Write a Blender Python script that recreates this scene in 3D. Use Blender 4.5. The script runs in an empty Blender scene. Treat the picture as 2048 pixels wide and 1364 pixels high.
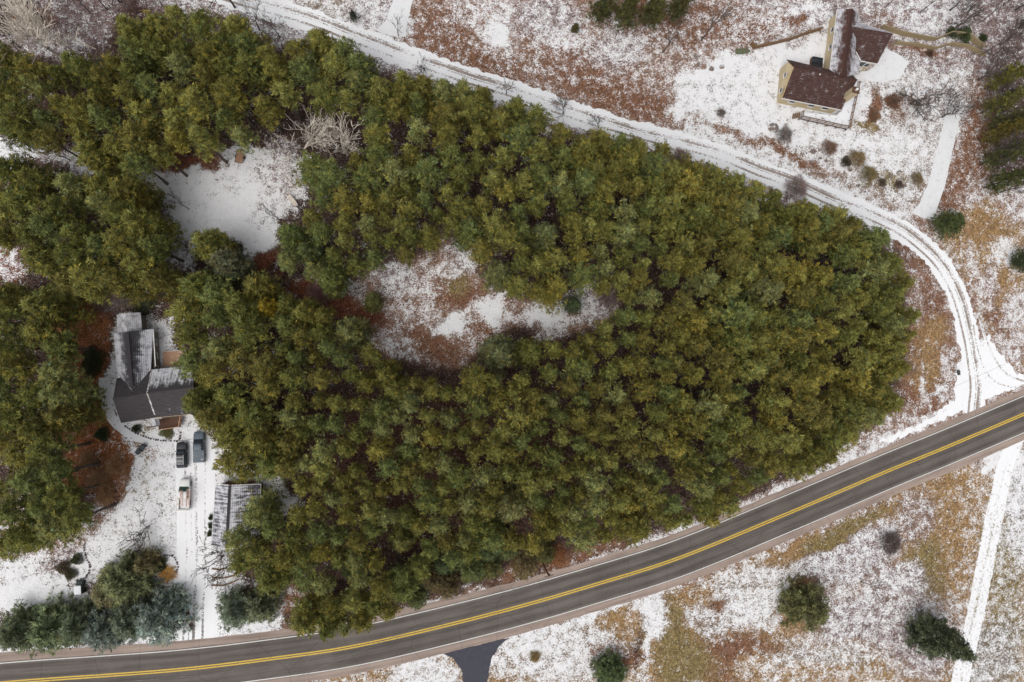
import bpy, bmesh, math, random
import numpy as np
from mathutils import Vector, Matrix

random.seed(11)
rng = np.random.default_rng(11)
scene = bpy.context.scene
C = scene.collection

# ------------------------------------------------------------------ camera
CAM_H = 134.0                    # drone height above the ground
F = 1365.0                       # focal length in plan-sheet units (2048 wide)
NAD = (900.0, 760.0)             # plan-sheet position of the point right under the drone
u_c = Vector((1024 - NAD[0], NAD[1] - 682, F)).normalized()
X_c = (Vector((1, 0, 0)) - u_c * u_c.x).normalized()
Y_c = u_c.cross(X_c)
ROT = Matrix((X_c, Y_c, u_c))    # camera -> world
cam_d = bpy.data.cameras.new('camera')
cam_d.sensor_width = 36.0
cam_d.lens = F / 2048 * 36.0
cam_d.clip_start = 1.0
cam_d.clip_end = 9000
cam = bpy.data.objects.new('camera', cam_d)
M4 = ROT.to_4x4()
M4.translation = (0, 0, CAM_H)
cam.matrix_world = M4
C.objects.link(cam)
scene.camera = cam

# ------------------------------------------------------------------ world, sun, exposure
SUN_EL, SUN_AZ = 58.0, 225.0     # light from the lower left, behind cloud
w = bpy.data.worlds.new('World')
scene.world = w
w.use_nodes = True
nt = w.node_tree
sky = nt.nodes.new('ShaderNodeTexSky')
sky.sky_type = 'NISHITA'
sky.sun_disc = False
sky.sun_elevation = math.radians(SUN_EL)
sky.sun_rotation = math.radians(SUN_AZ)
sky.air_density = 1.0
sky.dust_density = 4.0
hs = nt.nodes.new('ShaderNodeHueSaturation')
hs.inputs['Saturation'].default_value = 0.22      # cloud cover greys the sky
nt.links.new(sky.outputs[0], hs.inputs['Color'])
nt.links.new(hs.outputs[0], nt.nodes['Background'].inputs['Color'])
nt.nodes['Background'].inputs['Strength'].default_value = 0.135
sl = bpy.data.lights.new('sun', 'SUN')
sl.energy = 0.75
sl.angle = math.radians(50)
sl.color = (1.0, 0.96, 0.90)
so = bpy.data.objects.new('sun', sl)
az, el = math.radians(SUN_AZ), math.radians(SUN_EL)
sdir = Vector((math.sin(az) * math.cos(el), math.cos(az) * math.cos(el), math.sin(el)))
so.rotation_euler = sdir.to_track_quat('Z', 'Y').to_euler()
so.location = (0, 0, 200)
C.objects.link(so)
vs = scene.view_settings
vs.view_transform = 'Standard'
vs.look = 'None'
vs.gamma = 1.0
vs.use_curve_mapping = False
vs.exposure = 0.22
scene.cycles.max_bounces = 4
scene.cycles.diffuse_bounces = 2

# ------------------------------------------------------------------ survey helpers
Rn = np.array(ROT)
def P(px, py, z=0.0):
    """world point at height z for a plan-sheet position"""
    r = ROT @ Vector((px - 1024, 682 - py, -F))
    t = (z - CAM_H) / r.z
    return Vector((r.x * t, r.y * t, z))
def sheet(x, y):
    """plan-sheet coordinates of ground points (arrays)"""
    p = np.stack([x, y, np.full_like(x, -CAM_H)], -1) @ Rn
    return 1024 + p[..., 0] / -p[..., 2] * F, 682 - p[..., 1] / -p[..., 2] * F

ORD = 'first second third fourth fifth sixth seventh eighth ninth tenth eleventh twelfth thirteenth fourteenth fifteenth sixteenth seventeenth eighteenth nineteenth twentieth'.split()
def nth(i): return ORD[i] if i < 20 else '%d%s' % (i + 1, {1: 'st', 2: 'nd', 3: 'rd'}.get((i + 1) % 10, 'th'))
def tag(o, label=None, cat=None, group=None, kind=None):
    if label: o['label'] = label
    if cat: o['category'] = cat
    if group: o['group'] = group
    if kind: o['kind'] = kind
    return o
def empty(name, loc=(0, 0, 0), rz=0.0):
    o = bpy.data.objects.new(name, None)
    o.empty_display_size = 0.5
    o.location = loc
    o.rotation_euler = (0, 0, rz)
    C.objects.link(o)
    return o
def link(name, me, mat=None, parent=None):
    o = bpy.data.objects.new(name, me)
    if mat and not me.materials: me.materials.append(mat)
    C.objects.link(o)
    if parent: o.parent = parent
    return o
def mesh(name, vs_, fs, smooth=False):
    me = bpy.data.meshes.new(name)
    me.from_pydata([tuple(v) for v in vs_], [], fs)
    me.update()
    if smooth: me.polygons.foreach_set('use_smooth', [True] * len(me.polygons))
    return me
def obj(name, vs_, fs, mat, parent=None, smooth=False):
    o = link(name, mesh(name, vs_, fs, smooth), mat, None)
    if parent is not None:
        o.parent = parent
        if parent.type == 'EMPTY' and parent.parent is None and parent.get('_w'):
            o.matrix_parent_inverse = parent_mat(parent).inverted()
    return o
def parent_mat(p):
    return Matrix.Translation(p.location) @ p.rotation_euler.to_matrix().to_4x4()

# box / tube / loft shape data
def d_box(c, s, rz=0.0):
    cx, cy, cz = c; a, b, h = s[0] / 2, s[1] / 2, s[2] / 2
    co, si = math.cos(rz), math.sin(rz)
    v = []
    for dz in (-h, h):
        for dx, dy in ((-a, -b), (a, -b), (a, b), (-a, b)):
            v.append((cx + dx * co - dy * si, cy + dx * si + dy * co, cz + dz))
    return v, [(0, 3, 2, 1), (4, 5, 6, 7), (0, 1, 5, 4), (1, 2, 6, 5), (2, 3, 7, 6), (3, 0, 4, 7)]
def d_bar(a, b, wd, ht=None):
    """square bar from a to b"""
    a, b = Vector(a), Vector(b)
    ht = ht or wd
    d = (b - a).normalized()
    s = d.cross(Vector((0, 0, 1)))
    if s.length < 1e-4: s = Vector((1, 0, 0))
    s.normalize(); u = s.cross(d)
    v = []
    for p in (a, b):
        for x, y in ((-1, -1), (1, -1), (1, 1), (-1, 1)):
            v.append(p + s * x * wd / 2 + u * y * ht / 2)
    return v, [(0, 1, 2, 3), (7, 6, 5, 4), (0, 4, 5, 1), (1, 5, 6, 2), (2, 6, 7, 3), (3, 7, 4, 0)]
def d_tube(a, b, r0, r1, n=8):
    a, b = Vector(a), Vector(b)
    d = (b - a).normalized()
    s = d.cross(Vector((0, 0, 1)))
    if s.length < 1e-3: s = Vector((1, 0, 0))
    s.normalize(); u = s.cross(d)
    v = []
    for p, r in ((a, r0), (b, r1)):
        for k in range(n):
            t = 2 * math.pi * k / n
            v.append(p + s * math.cos(t) * r + u * math.sin(t) * r)
    f = [(k, (k + 1) % n, n + (k + 1) % n, n + k) for k in range(n)]
    f += [tuple(range(n - 1, -1, -1)), tuple(range(n, 2 * n))]
    return v, f
def d_loft(rings):
    n = len(rings[0]); v = []; f = []
    for r in rings: v += list(r)
    for i in range(len(rings) - 1):
        for k in range(n):
            a = i * n + k; b = i * n + (k + 1) % n
            f.append((a, b, b + n, a + n))
    f.append(tuple(range(n - 1, -1, -1)))
    m = (len(rings) - 1) * n
    f.append(tuple(range(m, m + n)))
    return v, f
def d_poly(pts, th):
    """polygon slab: 3D points (top side), thickness straight down"""
    n = len(pts); pts = [Vector(p) for p in pts]
    v = pts + [p - Vector((0, 0, th)) for p in pts]
    f = [tuple(range(n)), tuple(range(2 * n - 1, n - 1, -1))]
    f += [(k, k + n, (k + 1) % n + n, (k + 1) % n) for k in range(n)]
    return v, f
def join(*ds):
    v = []; f = []
    for dv, df in ds:
        o = len(v); v += list(dv); f += [tuple(i + o for i in q) for q in df]
    return v, f

# ------------------------------------------------------------------ materials
def srgb(r, g, b):
    return tuple(((c / 255) / 12.92 if c / 255 < 0.04045 else ((c / 255 + .055) / 1.055) ** 2.4) for c in (r, g, b))
class NT:
    def __init__(s, name):
        s.m = bpy.data.materials.new(name); s.m.use_nodes = True
        s.t = s.m.node_tree; s.b = s.t.nodes['Principled BSDF']
        s.b.inputs['Roughness'].default_value = 0.85
        s.b.inputs['Specular IOR Level'].default_value = 0.25
    def n(s, kind, **kw):
        nd = s.t.nodes.new('ShaderNode' + kind)
        for k, v in kw.items():
            if hasattr(nd, k): setattr(nd, k, v)
            else: nd.inputs[k.replace('_', ' ')].default_value = v
        return nd
    def l(s, a, b): s.t.links.new(a, b)
    def noise(s, scale, detail=3, rough=.55, vec=None, dist=0.0):
        nd = s.n('TexNoise'); nd.inputs['Scale'].default_value = scale
        nd.inputs['Detail'].default_value = detail; nd.inputs['Roughness'].default_value = rough
        nd.inputs['Distortion'].default_value = dist
        if vec: s.l(vec, nd.inputs['Vector'])
        return nd.outputs['Fac']
    def math(s, op, a, b=None, c=None):
        nd = s.n('Math'); nd.operation = op
        for i, x in enumerate((a, b, c)):
            if x is None: continue
            if isinstance(x, (int, float)): nd.inputs[i].default_value = x
            else: s.l(x, nd.inputs[i])
        return nd.outputs[0]
    def step(s, x, a, b, lo=0.0, hi=1.0):
        nd = s.n('MapRange'); nd.interpolation_type = 'SMOOTHSTEP'
        s.l(x, nd.inputs['Value'])
        for k, v in (('From Min', a), ('From Max', b), ('To Min', lo), ('To Max', hi)):
            nd.inputs[k].default_value = v
        return nd.outputs['Result']
    def mix(s, fac, a, b, mode='MIX'):
        nd = s.n('Mix'); nd.data_type = 'RGBA'; nd.blend_type = mode
        for i, x in ((0, fac), (6, a), (7, b)):
            if isinstance(x, (int, float)): nd.inputs[i].default_value = x
            elif isinstance(x, tuple): nd.inputs[i].default_value = (*x[:3], 1)
            else: s.l(x, nd.inputs[i])
        return nd.outputs[2]
    def color(s, x): s.l(x, s.b.inputs['Base Color'])
    def bump(s, h, st=.4, dist=.1):
        nd = s.n('Bump'); nd.inputs['Strength'].default_value = st; nd.inputs['Distance'].default_value = dist
        s.l(h, nd.inputs['Height']); s.l(nd.outputs[0], s.b.inputs['Normal'])
    def pos(s): return s.n('NewGeometry').outputs['Position']
    def attr(s, name): return s.n('Attribute', attribute_name=name)

SNOW = (0.80, 0.81, 0.83)
def mat_plain(name, col, rough=.8, var=.25, scale=3.0, metal=0.0, spec=.3):
    s = NT(name)
    n = s.noise(scale, 4, .6, s.n('TexCoord').outputs['Object'])
    a = tuple(c * (1 - var) for c in col); b = tuple(min(1, c * (1 + var)) for c in col)
    s.color(s.mix(n, a, b))
    s.b.inputs['Roughness'].default_value = rough
    s.b.inputs['Metallic'].default_value = metal
    s.b.inputs['Specular IOR Level'].default_value = spec
    return s.m
def mat_dusted(name, col, amount, scale=2.5, rough=.7, var=.25):
    """a surface with a dusting of snow"""
    s = NT(name)
    p = s.pos()
    n = s.noise(scale, 6, .75, p); n2 = s.noise(scale * .25, 2, .5, p)
    c = s.mix(n2, tuple(x * (1 - var) for x in col), tuple(x * (1 + var) for x in col))
    k = s.math('ADD', s.math('MULTIPLY', n, .8), s.math('MULTIPLY', n2, .35))
    f = s.step(k, .80 - amount * .5, .90 - amount * .5 + .02)
    s.color(s.mix(f, c, SNOW))
    s.b.inputs['Roughness'].default_value = rough
    return s.m

def speckle(s, vec, scale):
    """leaf-clump cells: three independent even random values"""
    v = s.n('TexVoronoi', voronoi_dimensions='2D'); v.inputs['Scale'].default_value = scale
    s.l(vec, v.inputs['Vector'])
    sp = s.n('SeparateColor'); s.l(v.outputs['Color'], sp.inputs[0])
    return sp.outputs
def noise2(s, scale, detail, rough, vec):
    nd = s.n('TexNoise', noise_dimensions='2D'); nd.inputs['Scale'].default_value = scale
    nd.inputs['Detail'].default_value = detail; nd.inputs['Roughness'].default_value = rough
    s.l(vec, nd.inputs['Vector'])
    return nd.outputs['Fac']
def mat_ground():
    s = NT('ground_snow_and_litter')
    p = s.pos()
    sn = s.attr('snow').outputs['Fac']; gc = s.attr('gcol').outputs['Color']
    v1 = speckle(s, p, 8.5); v2 = speckle(s, p, 2.9)
    mid = noise2(s, .55, 3, .65, p)
    # dead grass and leaves: tone varies clump by clump
    t = s.math('ADD', s.math('MULTIPLY', v1[1], .6), s.math('MULTIPLY', v2[1], .4))
    base = s.mix(1.0, gc, s.step(t, .05, .95, .35, 1.75), 'MULTIPLY')
    red = s.mix(.40, gc, (.15, .07, .04))
    base = s.mix(s.step(v2[2], .5, .95, 0, .45), base, red)
    base = s.mix(s.step(v1[2], .80, .95, 0, .6), base, s.mix(1.0, gc, (.28, .26, .26), 'MULTIPLY'))
    base = s.mix(s.step(v1[2], .0, .13, .45, 0), base, (.42, .33, .24))
    k = s.math('ADD', sn, s.math('MULTIPLY', s.math('SUBTRACT', v1[0], .5), .62))
    k = s.math('ADD', k, s.math('MULTIPLY', s.math('SUBTRACT', v2[0], .5), .34))
    k = s.math('ADD', k, s.math('MULTIPLY', s.math('SUBTRACT', mid, .5), 1.35))
    f = s.step(k, .30, .72)
    sc = s.mix(s.math('ADD', s.math('MULTIPLY', v1[1], .5), s.math('MULTIPLY', mid, .5)), (.66, .66, .69), (.88, .87, .86))
    s.color(s.mix(f, base, sc))
    s.bump(noise2(s, 2.4, 3, .7, p), .5, .25)
    s.b.inputs['Roughness'].default_value = .9
    return s.m

def mat_snow_track(name, ruts, amount=.93, soil=(.20, .165, .14), half=2.5, tone=1.0, grain=(5.0, .16)):
    """packed snow with wheel ruts; UV: x = metres across, y = metres along"""
    s = NT(name)
    uv = s.n('UVMap').outputs[0]
    sep = s.n('SeparateXYZ'); s.l(uv, sep.inputs[0])
    sc = s.n('Mapping'); s.l(uv, sc.inputs[0]); sc.inputs['Scale'].default_value = (*grain, 1)
    streak = noise2(s, 1.0, 4, .7, sc.outputs[0])
    p = s.pos(); fine = s.math('ADD', s.math('MULTIPLY', speckle(s, p, 5.0)[0], .45), .275); big = noise2(s, .10, 2, .5, p)
    wob = s.math('MULTIPLY', s.math('SUBTRACT', noise2(s, .06, 1, .5, p), .5), .9)
    u = s.math('ADD', sep.outputs[0], wob)
    tot = None
    for c, wd, st in ruts:
        d = s.math('ABSOLUTE', s.math('SUBTRACT', u, c))
        r = s.math('MULTIPLY', s.step(d, wd * .4, wd, 1, 0), st)
        tot = r if tot is None else s.math('MAXIMUM', tot, r)
    if tot is None: tot = s.math('MULTIPLY', fine, 0.0)
    k = s.math('ADD', amount, s.math('MULTIPLY', s.math('SUBTRACT', fine, .5), .95))
    k = s.math('ADD', k, s.math('MULTIPLY', s.math('SUBTRACT', streak, .5), .55))
    edge = s.step(s.math('ABSOLUTE', sep.outputs[0]), half * .72, half * 1.05, 0, .26)
    k = s.math('SUBTRACT', k, edge)
    k = s.math('SUBTRACT', k, s.math('MULTIPLY', tot, s.step(s.math('ADD', s.math('MULTIPLY', streak, .5), big), .60, .95, .35, 1.0)))
    f = s.step(k, .34, .66)
    c2 = s.mix(noise2(s, 1.2, 3, .7, p), tuple(x * .6 for x in soil), tuple(x * 1.5 for x in soil))
    snow = s.mix(streak, (.78 * tone, .78 * tone, .80 * tone), (.90 * tone, .90 * tone, .90 * tone))
    s.color(s.mix(f, c2, snow))
    s.bump(streak, .35, .08)
    return s.m

def mat_asphalt(name, col, warm=.0):
    s = NT(name)
    uv = s.n('UVMap').outputs[0]
    mp = s.n('Mapping'); s.l(uv, mp.inputs[0]); mp.inputs['Scale'].default_value = (1.6, .05, 1)
    st = s.noise(1.0, 4, .65, mp.outputs[0]); p = s.pos()
    g = s.noise(6.0, 6, .85, p); b = s.noise(.15, 3, .6, p)
    k = s.math('ADD', s.math('ADD', s.math('MULTIPLY', st, .45), s.math('MULTIPLY', g, .3)), s.math('MULTIPLY', b, .25))
    sx = s.n('SeparateXYZ'); s.l(uv, sx.inputs[0])
    ax_ = s.math('ABSOLUTE', sx.outputs[0])
    wp = s.math('MINIMUM', s.math('ABSOLUTE', s.math('SUBTRACT', ax_, .95)), s.math('ABSOLUTE', s.math('SUBTRACT', ax_, 2.65)))
    k = s.math('SUBTRACT', k, s.step(wp, .1, .75, .05, -.03))
    crack = s.n('TexVoronoi', voronoi_dimensions='2D', feature='DISTANCE_TO_EDGE'); s.l(p, crack.inputs['Vector']); crack.inputs['Scale'].default_value = .11
    k = s.math('SUBTRACT', k, s.step(crack.outputs['Distance'], .0, .012, .10, 0))
    s.color(s.mix(s.step(k, .32, .68), tuple(c * .62 for c in col), tuple(c * 1.42 for c in col)))
    # hairline cracks
    s.b.inputs['Roughness'].default_value = .82
    s.bump(g, .3, .02)
    return s.m
def mat_paint(name, col, wear=.35):
    s = NT(name); p = s.pos()
    f = s.step(s.noise(3.2, 6, .8, p), .30 + wear * .3, .34 + wear * .5)
    s.color(s.mix(f, tuple(c * .42 + .03 for c in col), col))
    s.b.inputs['Roughness'].default_value = .6
    return s.m

def mat_roof(name, base, snow=.5, stripe=0.0, eave=0.0, ridge=0.0, row=.0, stripe_w=.62, tone=.35, row_w=.32):
    """shingles with melting snow; UV: x = metres along the ridge, y = metres down the slope (0..1 in 'slope' attr)"""
    s = NT(name)
    uv = s.n('UVMap').outputs[0]; sep = s.n('SeparateXYZ'); s.l(uv, sep.inputs[0])
    sl_ = s.attr('slope').outputs['Fac']
    fine = s.noise(4.5, 5, .8, uv); mid = s.noise(.9, 3, .6, uv)
    mp = s.n('Mapping'); s.l(uv, mp.inputs[0]); mp.inputs['Scale'].default_value = (.5, 5, 1)
    rows = s.noise(1.5, 3, .7, mp.outputs[0])
    wv = s.n('TexWave', wave_type='BANDS', bands_direction='X'); s.l(uv, wv.inputs[0])
    wv.inputs['Scale'].default_value = .314 / stripe_w; wv.inputs['Distortion'].default_value = 2.2; wv.inputs['Detail'].default_value = 2
    rw = s.n('TexWave', wave_type='BANDS', bands_direction='Y'); s.l(uv, rw.inputs[0])
    rw.inputs['Scale'].default_value = .314 / row_w; rw.inputs['Distortion'].default_value = .5
    k = s.math('ADD', snow, s.math('MULTIPLY', s.math('SUBTRACT', fine, .5), .8))
    k = s.math('ADD', k, s.math('MULTIPLY', s.math('SUBTRACT', mid, .5), .9))
    mq = s.n('Mapping'); s.l(uv, mq.inputs[0]); mq.inputs['Scale'].default_value = (1.0 / stripe_w, .22, 1)
    sk = noise2(s, 1.6, 3, .6, mq.outputs[0])
    wob = s.math('ADD', s.math('MULTIPLY', s.math('SUBTRACT', wv.outputs['Fac'], .5), .28), s.math('MULTIPLY', s.math('SUBTRACT', sk, .5), 1.9))
    k = s.math('ADD', k, s.math('MULTIPLY', wob, stripe))
    k = s.math('ADD', k, s.math('MULTIPLY', s.math('SUBTRACT', rw.outputs['Fac'], .5), row))
    k = s.math('ADD', k, s.math('MULTIPLY', s.step(sl_, .0, 1.0), eave))
    k = s.math('ADD', k, s.math('MULTIPLY', s.step(sl_, .0, .3, 1, 0), ridge))
    f = s.step(k, .32, .78)
    c = s.mix(s.step(rows, .3, .7), tuple(x * (1 - tone) for x in base), tuple(x * (1 + tone) for x in base))
    c = s.mix(s.step(rw.outputs['Fac'], .0, .22, .35, 0), c, tuple(x * .4 for x in base))
    s.color(s.mix(f, c, s.mix(fine, (.50, .50, .54), (.74, .74, .77))))
    s.bump(s.math('ADD', rw.outputs['Fac'], s.math('MULTIPLY', fine, .5)), .4, .04)
    return s.m

def mat_foliage(name, rough=.65, dirt=None):
    s = NT(name)
    oc = s.n('ObjectInfo'); t = s.attr('tint').outputs['Color']
    c = s.mix(1.0, oc.outputs['Color'], t, 'MULTIPLY')
    s.color(c)
    s.b.inputs['Roughness'].default_value = rough
    s.b.inputs['Specular IOR Level'].default_value = .2
    # thin needles let some light through
    tr = s.n('BsdfTranslucent'); s.l(c, tr.inputs['Color'])
    mx = s.n('MixShader'); mx.inputs[0].default_value = .22
    s.l(s.b.outputs[0], mx.inputs[1]); s.l(tr.outputs[0], mx.inputs[2])
    s.l(mx.outputs[0], s.t.nodes['Material Output'].inputs['Surface'])
    return s.m
def mat_bark(name, a, b):
    s = NT(name); p = s.n('TexCoord').outputs['Object']
    s.color(s.mix(s.step(s.noise(3.0, 5, .75, p), .35, .65), a, b))
    return s.m

M = {}
M['ground'] = mat_ground()
M['asphalt'] = mat_asphalt('worn_asphalt', srgb(98, 91, 86))
M['shoulder'] = mat_asphalt('gravel_shoulder', srgb(146, 130, 120))
M['drive_asphalt'] = mat_plain('fresh_asphalt', srgb(66, 66, 76), .75, .3, 1.1)
M['yellow'] = mat_paint('yellow_paint', (.66, .44, .06), .24)
M['white'] = mat_paint('white_paint', (.66, .65, .62), .2)
M['seal'] = mat_paint('crack_seal', (.20, .185, .175), .55)
M['lane'] = mat_snow_track('packed_snow_lane', [(-.95, .36, .74), (.85, .45, .92), (.25, .22, .55), (1.35, .26, .6)], .96, (.30, .255, .225), 2.5)
M['lane_top'] = M['lane']
M['flare'] = mat_snow_track('snow_apron', [], .90, (.26, .22, .20), 300, 1.0, (1.1, 1.1))
M['drive'] = mat_snow_track('driveway_snow', [(-1.55, .32, .62), (.05, .38, .72), (.95, .2, .45), (1.9, .3, .5)], .91, (.20, .18, .17), 4.2)
M['smooth_drive'] = mat_snow_track('shovelled_drive', [(-.6, .3, .12)], 1.06, (.3, .29, .29), 40.0, .86, (.7, .7))
M['track'] = mat_snow_track('field_track', [(0.0, .55, .42), (-.9, .15, .2), (.9, .15, .2)], .92, (.26, .23, .13), 1.9)
M['mud'] = mat_plain('wet_mud', srgb(92, 76, 72), .7, .4, 1.2)
M['needles'] = mat_foliage('conifer_needles')
M['twig'] = mat_foliage('dry_twigs', .8)
M['bark'] = mat_bark('pine_bark', (.06, .045, .035), (.15, .12, .10))
M['bark_dark'] = mat_bark('dark_bark', (.045, .036, .03), (.12, .10, .085))
M['bark_pale'] = mat_bark('pale_bark', (.50, .43, .36), (.80, .73, .64))
M['tan'] = mat_plain('tan_siding', srgb(190, 174, 142), .8, .10, .8)
M['tan2'] = mat_plain('tan_trim', srgb(196, 170, 122), .8, .12, .8)
M['trim_white'] = mat_plain('white_trim', (.72, .71, .69), .6, .08, 2)
M['glass'] = mat_plain('dark_glass', (.035, .045, .055), .08, .2, 1, 0, .6)
M['grey_siding'] = mat_plain('grey_siding', srgb(140, 134, 124), .8, .15, 1.2)
M['brown_wood'] = mat_plain('brown_wood', srgb(92, 66, 52), .8, .3, 2.5)
M['timber'] = mat_plain('weathered_timber', srgb(118, 92, 68), .85, .35, 2.5)
M['wall_tan'] = mat_plain('tan_block', srgb(150, 134, 104), .85, .2, 1.5)
M['deck_snow'] = mat_dusted('snowy_deck', srgb(120, 104, 92), .80, 1.2)
M['deck_wood'] = mat_dusted('deck_boards', srgb(168, 132, 106), .34, 2.0)
M['roof_brown'] = mat_roof('brown_shingles', srgb(74, 53, 48), .27, .12, .0, 0, .1, .9, .45)
M['roof_brown_snowy'] = mat_roof('brown_shingles_snowy', srgb(78, 54, 49), .26, 0, .36, -.3, .1, .6, .30)
M['roof_strip'] = mat_roof('porch_roof_snowy', srgb(110, 84, 82), .62, 0, 0, 0, .1)
M['roof_grey'] = mat_roof('charcoal_shingles', srgb(66, 62, 64), .06, .12, .06, 0, .1, .6, .28)
M['roof_grey_snow'] = mat_roof('charcoal_shingles_melting', srgb(62, 60, 64), .22, .10, .50, -.3, .14, .6, .3)
M['roof_grey_stripe'] = mat_roof('charcoal_shingles_striped', srgb(70, 68, 70), .34, .42, .42, -.3, .15, .62, .3)
M['roof_grey_faint'] = mat_roof('charcoal_shingles_faint', srgb(70, 66, 68), .14, .26, .10, -.1, .1, .62, .3)
M['roof_frost'] = mat_roof('frosted_shingles', srgb(128, 126, 126), .58, .08, 0, 0, .1)
M['roof_garage_w'] = mat_roof('garage_shingles_west', srgb(78, 74, 80), .57, .40, -.02, 0, .16, .60, .3)
M['roof_garage_e'] = mat_roof('garage_shingles_east', srgb(78, 74, 80), .60, .40, -.20, .14, .16, .60, .3)
M['black_cover'] = mat_dusted('dark_cover', (.025, .028, .034), .22, 2.0, .35)
M['snow'] = mat_dusted('settled_snow', (.5, .5, .52), 1.05, 1.5)
M['stone'] = mat_dusted('field_stone', srgb(120, 108, 100), .42, 2.2)
M['stone_dark'] = mat_dusted('edging_stone', srgb(84, 74, 74), .30, 3.0)
M['concrete'] = mat_dusted('concrete', srgb(150, 144, 138), .5, 2.0)
M['rubber'] = mat_plain('tyre_rubber', (.02, .02, .021), .85, .2, 4)
M['metal'] = mat_plain('grey_metal', (.36, .36, .37), .4, .15, 3, .7)

# ------------------------------------------------------------------ ground sheet with snow cover map
def vnoise(x, y, seed):
    r = np.random.default_rng(seed); out = np.zeros_like(x)
    for s_, a in ((60, .5), (27, .3), (12, .2)):
        ph = r.uniform(0, 6.28, 8); th = r.uniform(0, 6.28, 8)
        acc = np.zeros_like(x)
        for k in range(8):
            acc += np.sin((x * math.cos(th[k]) + y * math.sin(th[k])) * 6.28 / (s_ * (1 + .12 * k)) + ph[k])
        out += a * acc / 2.8
    return out
def poly_sd(pts, x, y):
    """signed distance (inside negative)"""
    pts = np.array(pts, float); n = len(pts)
    d2 = np.full(x.shape, 1e18); ins = np.zeros(x.shape, bool)
    for i in range(n):
        ax, ay = pts[i]; bx, by = pts[(i + 1) % n]
        ex, ey = bx - ax, by - ay
        t = np.clip(((x - ax) * ex + (y - ay) * ey) / (ex * ex + ey * ey + 1e-9), 0, 1)
        d2 = np.minimum(d2, (x - ax - t * ex) ** 2 + (y - ay - t * ey) ** 2)
        c = ((ay > y) != (by > y)) & (x < (bx - ax) * (y - ay) / (by - ay + 1e-12) + ax)
        ins ^= c
    d = np.sqrt(d2)
    return np.where(ins, -d, d)

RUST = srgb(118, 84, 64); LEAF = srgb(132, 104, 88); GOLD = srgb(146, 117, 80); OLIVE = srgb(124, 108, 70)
FLOOR = srgb(64, 48, 43); MAUVE = srgb(122, 104, 102); GREYB = srgb(128, 112, 96); RED = srgb(112, 64, 44); DULL = srgb(110, 100, 84)

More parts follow.
